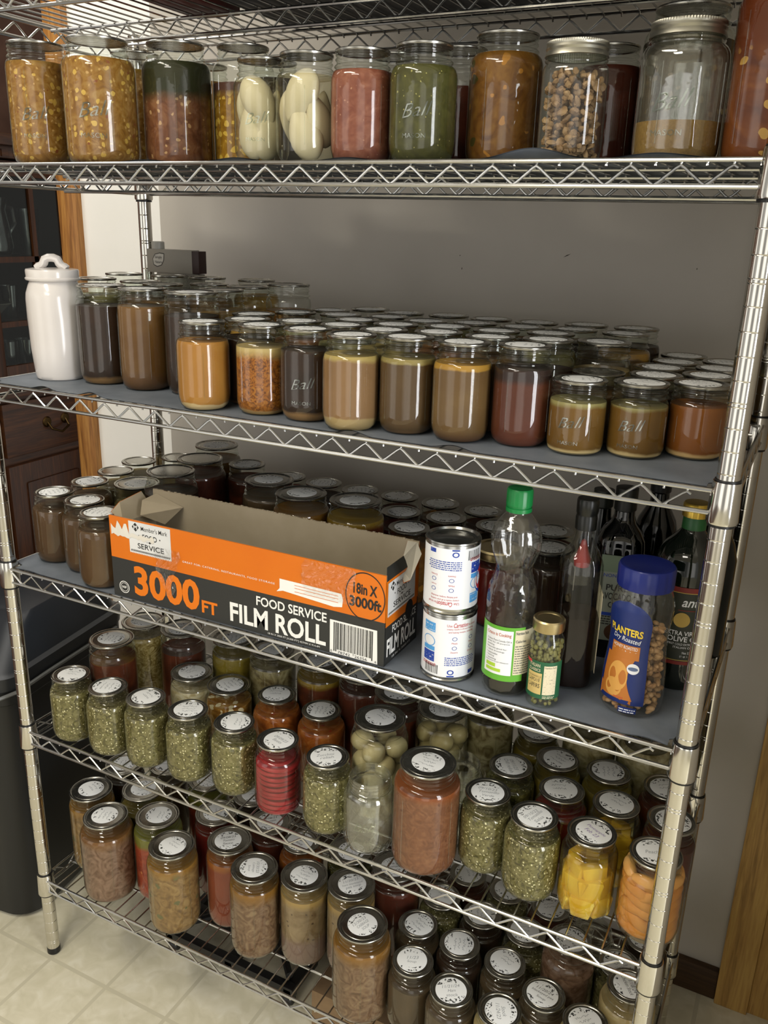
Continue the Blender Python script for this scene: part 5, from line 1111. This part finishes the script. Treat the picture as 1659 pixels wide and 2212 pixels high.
# honey roasted peanuts
t = bottle('peanut_jar', 'plastic peanut jar with a royal blue screw lid', 'jar', (42.8, 2.95, zc))
PR = [(0, 1.4), (.25, 1.58), (1.0, 1.62), (2.2, 1.56), (3.4, 1.44), (4.2, 1.42), (5.0, 1.5), (5.8, 1.56), (6.3, 1.45), (6.7, 1.3), (6.9, 1.26)]
def rpn(z):
    for (a, b), (c, d) in zip(PR, PR[1:]):
        if a <= z <= c: return b+(d-b)*(z-a)/(c-a)
    return PR[-1][1]
m = MB(); m.lathe([(0, .15), (1.1, .05), (1.4, 0)]+[(rpn(z*.1), z*.1) for z in range(1, 70)], 52); m.build('jar_plastic', PET, t)
m = MB(); m.lathe([(1.28, 6.75), (1.38, 6.76), (1.4, 6.85), (1.4, 7.75), (1.34, 7.86), (1.2, 7.88), (1.1, 7.84), (0, 7.84)], 90, sq=lambda th, r, z: r*(1+.006*sin(70*th)) if r > 1.37 else r); m.build('lid', plain('royal_blue_plastic', '15236e', .3), t)
m = MB(); rc = random.Random(8)
for k in range(560):
    z = .2+rc.random()*4.3; th = rc.uniform(0, 2*pi); q = (rpn(z)-.24)*(rc.random()**.22); a, b_, c2 = rc.uniform(.17, .24), rc.uniform(.12, .16), rc.uniform(.12, .16)
    b = blob(lambda x, y, zz: (x*a, y*b_, zz*c2), 8, 6); M_ = Matrix.Translation((q*cos(th), q*sin(th), z)) @ Matrix.Rotation(rc.uniform(0, 6), 4, Vector((rc.random()-.5, rc.random()-.5, rc.random()-.3)).normalized())
    m.add([(M_ @ Vector(p))[:] for p in b.v], b.f)
o = m.build('peanuts', mottled('honey_peanut', 'a07444', 'c4a070', 30, .5, rnd=False), t); o['kind'] = 'stuff'
a0 = atan2(-41.7, 6.1)-.45
def lf(e): return lambda u, v: ((rpn(v)+e)*cos(a0+u/1.5), (rpn(v)+e)*sin(a0+u/1.5), v)
m = MB(); hw = lambda v: 1.3*(1 if v < 5.0 else max(0, 1-((v-5.0)/1.25)**2)**.5)
m.grid(lambda p, q: lf(.012)((p-.5)*2*hw(.75+q*5.5), .75+q*5.5), 18, 40, 0)
m.grid(lambda p, q: lf(.024)(-1.0+p*(1.75-.35*sin(q*3)), 1.0+q*2.3), 18, 24, 1)
T_ = lambda a, b, e=.036: (lambda u, v: lf(e)(a+u, b+v))
m.text('PLANTERS', 1.8, .42, lambda u, v: lf(.036)(-.9+u, 4.5+v-.04*u), 2, bold=.03); m.text('Dry Roasted', 1.55, .34, lambda u, v: lf(.036)(-.7+u, 4.1+v-.08*u), 3, bold=.004, shear=.3)
rect(m, lf(.03), -.72, 3.2, .85, 3.95, 1, 12); m.text('HONEY ROASTED', 1.35, .17, T_(-.62, 3.72), 3); m.text('PEANUTS', 1.35, .27, T_(-.62, 3.36), 3, bold=.02)
for (cx, cz, rx, rz_) in ((-.1, 2.2, .52, .8), (-.25, 1.55, .45, .5)):
    pts = [lf(.034)(cx, cz)]+[lf(.034)(cx+rx*cos(2*pi*k/24), cz+rz_*sin(2*pi*k/24)) for k in range(24)]; m.add(pts, [(0, k+1, (k+1) % 24+1) for k in range(24)], 4)
for (cx, cz, rx, rz_, e, mi) in ((.62, 2.75, .3, .28, .036, 3), (.62, 2.75, .24, .1, .042, 5)):
    pts = [lf(e)(cx, cz)]+[lf(e)(cx+rx*cos(2*pi*k/24), cz+rz_*sin(2*pi*k/24)) for k in range(24)]; m.add(pts, [(0, k+1, (k+1) % 24+1) for k in range(24)], mi)
pts = [lf(.04)(.1+.5*(k/8-.5), 1.0+.25*abs(((k*3) % 8)/8-.5)) for k in range(9)]; m.add(pts, [tuple(range(9))], 6)
m.add([lf(.034)(u, v) for u, v in ((-1.1, 1.6), (-.7, 1.2), (.1, .98), (.7, 1.15), (.7, .8), (.0, .76), (-1.1, .8))], [tuple(range(7))], 1)
rect(m, lf(.02), .15, .28, 1.0, .62, 0, 8); micro(m, lambda u, v: lf(.03)(.2+u, .32+v), .75, .26, 2, 3, 2)
m.build('printed_label', [NAV, TANP, YEL, LBW, plain('peanut_picture', 'd8a050', .4), plain('grey_blue_print', '5a6a8c', .4), plain('rust_print', 'b4501c', .4)], t)
# dark bottles behind
for i, (x, y, h, r, lab, capc) in enumerate([(41.6, 12.3, 10.2, 1.35, 'tall black glass bottle behind the avocado oil', '0c0c0c'), (45.1, 11.2, 9.6, 1.3, 'dark bottle with tan cap behind the olive oil', '9a7a48'), (38.6, 11.0, 9.0, 1.2, 'dark green bottle behind the vinegar bottle', '0e130c')]):
    t = bottle('dark_bottle', lab, 'bottle', (x, y, zc))
    m = MB(); m.lathe([(0, .1), (r-.1, 0), (r, .2), (r, h*.62), (r*.8, h*.72), (.55, h*.82), (.5, h*.92)], 36); m.build('bottle_glass', plain('black_green_glass', '070b06', .1), t)
    m = MB(); m.lathe([(.52, h*.88), (.6, h*.89), (.6, h), (0, h+.02)], 28); m.build('cap', plain('bottle_cap_%d' % i, capc, .4), t)
t, H, R, L = jar_of('c27')
for o in list(t.children):
    if o.name.startswith('lid'):
        m = MB(); r = 1.4; m.lathe([(0, H-.06), (r-.3, H-.06), (r-.25, H), (r-.05, H), (r, H-.12), (r-.02, H-.2), (r, H-.3), (r-.03, H-.55), (r+.02, H-.6), (r-.05, H-.62), (r-.1, H-.1)], 60)
        for c in list(o.children): bpy.data.objects.remove(c)
        bpy.data.objects.remove(o); m.build('screw_band', GOLD, t)
t['label'] = 'pint jar of orange red sauce with a gold screw band behind the oil bottle'

# ------------------------------------------------------------------ bin, cart and boxes round the foot of the shelving
BIN = plain('charcoal_bin_plastic', '141516', .45); BINL = plain('grey_lid_plastic', '1f2329', .36)
t = thing('trash_bin', 'large charcoal plastic trash bin left of the shelving', 'bin', (-3.3, .9, 0), .14)
def rr(p, x0, x1, y0, y1, r):                 # rounded rectangle at parameter p
    n = 10; pts = []
    for cx, cy, a in ((x1-r, y0+r, -pi/2), (x1-r, y1-r, 0), (x0+r, y1-r, pi/2), (x0+r, y0+r, pi)):
        for k in range(n+1): th = a+k*pi/2/n; pts.append((cx+r*cos(th), cy+r*sin(th)))
    return pts
def shell(m, levels, mi=0, cap=True):
    vs = []; n = None
    for (z, x0, x1, y0, y1, r) in levels:
        p = rr(0, x0, x1, y0, y1, r); n = len(p); vs += [(x, y, z) for x, y in p]
    fs = []
    for i in range(len(levels)-1):
        for k in range(n): fs.append((i*n+k, i*n+(k+1) % n, (i+1)*n+(k+1) % n, (i+1)*n+k))
    if cap: fs.append(tuple(reversed(range(n)))); fs.append(tuple((len(levels)-1)*n+k for k in range(n)))
    m.add(vs, fs, mi)
m = MB(); shell(m, [(0, -9.6, -.9, .7, 13.5, 2.2), (.4, -10.0, -.5, .3, 13.9, 2.4), (12, -10.4, -.1, 0, 14.3, 2.2), (21.5, -10.8, .3, -.3, 14.7, 1.8), (21.8, -11.2, .6, -.6, 15, 1.8), (23.0, -11.2, .6, -.6, 15, 1.8)]); m.build('bin_body', BIN, t)
m = MB(); shell(m, [(23.05, -11.3, .7, -.7, 15.1, 1.8), (24.2, -11.4, .8, -.8, 15.2, 1.8), (24.4, -11.0, .4, -.4, 14.8, 1.8), (26.8, -10.2, -.6, 2.6, 14.5, 1.6), (27.6, -9.6, -1.2, 4.2, 14.1, 1.4)]); lid = m.build('bin_lid', BINL, t)
m = MB(); m.box((-6.4, -1.6, 24.6), (-3.6, 1.6, 24.85), bev=.08); m.build('lid_tab', plain('grey_tab', '5c5a58', .4), lid)
m = MB(); m.tube([(-11.0, -.95, 22.9), (-7, -1.0, 22.5), (-3, -.98, 22.7), (-.2, -.9, 22.6), (.85, .5, 22.9), (.95, 4, 23.0), (.9, 13, 22.8)], .16, 8)
m.build('bag_edge', plain('bag_grey', '6c6e6e', .35), t)
BKM = plain('black_metal', '0c0c0d', .4)
t = thing('folding_cart', 'black metal folding cart frame lying under the bottom shelf', 'cart', (8, 4.6, 0))
m = MB()
for y in (0, 3.2, 6.4): m.box((0, y, .9), (12.5, y+.7, 1.9), bev=.08)
for x in (0, 6, 11.6): m.box((x, 0, .95), (x+.8, 7.1, 1.75), bev=.08)
m.build('cart_frame', BKM, t)
for pts in (((.5, .6, 2.1), (5.6, 6.2, 2.3)), ((6.4, 6.2, 2.1), (11.8, .7, 2.4))):
    m = MB(); m.tube(pts, .3, 8); m.build('cross_brace', BKM, t)
for (x, y) in ((.6, .4), (11.9, .4), (.6, 6.7), (11.9, 6.7)):
    m = MB(); m.lathe([(0, -.45), (.35, -.45), (.45, -.3), (.45, .3), (.35, .45), (0, .45)], 20, M=Matrix.Translation((x, y, .45)) @ Matrix.Rotation(pi/2, 4, 'Y')); m.build('caster_wheel', BLACKP, t)
CARD = mottled('brown_cardboard', '7a6246', '8a7152', 20, .8)
t = thing('cardboard_box', 'flat brown cardboard box on the floor under the bottom shelf', 'box', (22.5, 4.2, 0))
m = MB(); m.box((0, 0, 0), (20, 9, 3.4), bev=.05); m.build('box_body', CARD, t)
m = MB(); m.box((.1, 4.3, 3.39), (19.9, 4.7, 3.43)); m.build('tape_strip', plain('tan_tape', '8c7a54', .3), t)
TD = plain('dark_tote_plastic', '14151a', .45)
t = thing('storage_tote', 'dark flat storage tote lying on the topmost wire shelf', 'tote', (14.5, 1.0, ZT['T']+.02))
m = MB(); shell(m, [(0, .6, 27, .5, 13, 1.0), (5.5, 0, 27.6, 0, 13.6, 1.2)]); m.build('tote_body', TD, t)
m = MB(); shell(m, [(5.5, -.3, 27.9, -.3, 13.9, 1.2), (6.3, -.3, 27.9, -.3, 13.9, 1.2)]); m.build('tote_lid', TD, t)
t = thing('red_box', 'dull red flat box on the topmost wire shelf', 'box', (10.6, 3.0, ZT['T']+.02)); m = MB(); m.box((0, 0, 0), (3.2, 7, 2.5), bev=.05); m.build('box_body', plain('dull_red_card', '5a1c16', .5), t)
t = thing('blue_package', 'blue shrink wrapped package at the right of the topmost shelf', 'package', (42.6, 2.0, ZT['T']+.02)); m = MB(); m.box((0, 0, 0), (3.2, 11, 3), bev=.3); m.build('wrapped_block', plain('blue_wrap', '2a3a5c', .25), t)
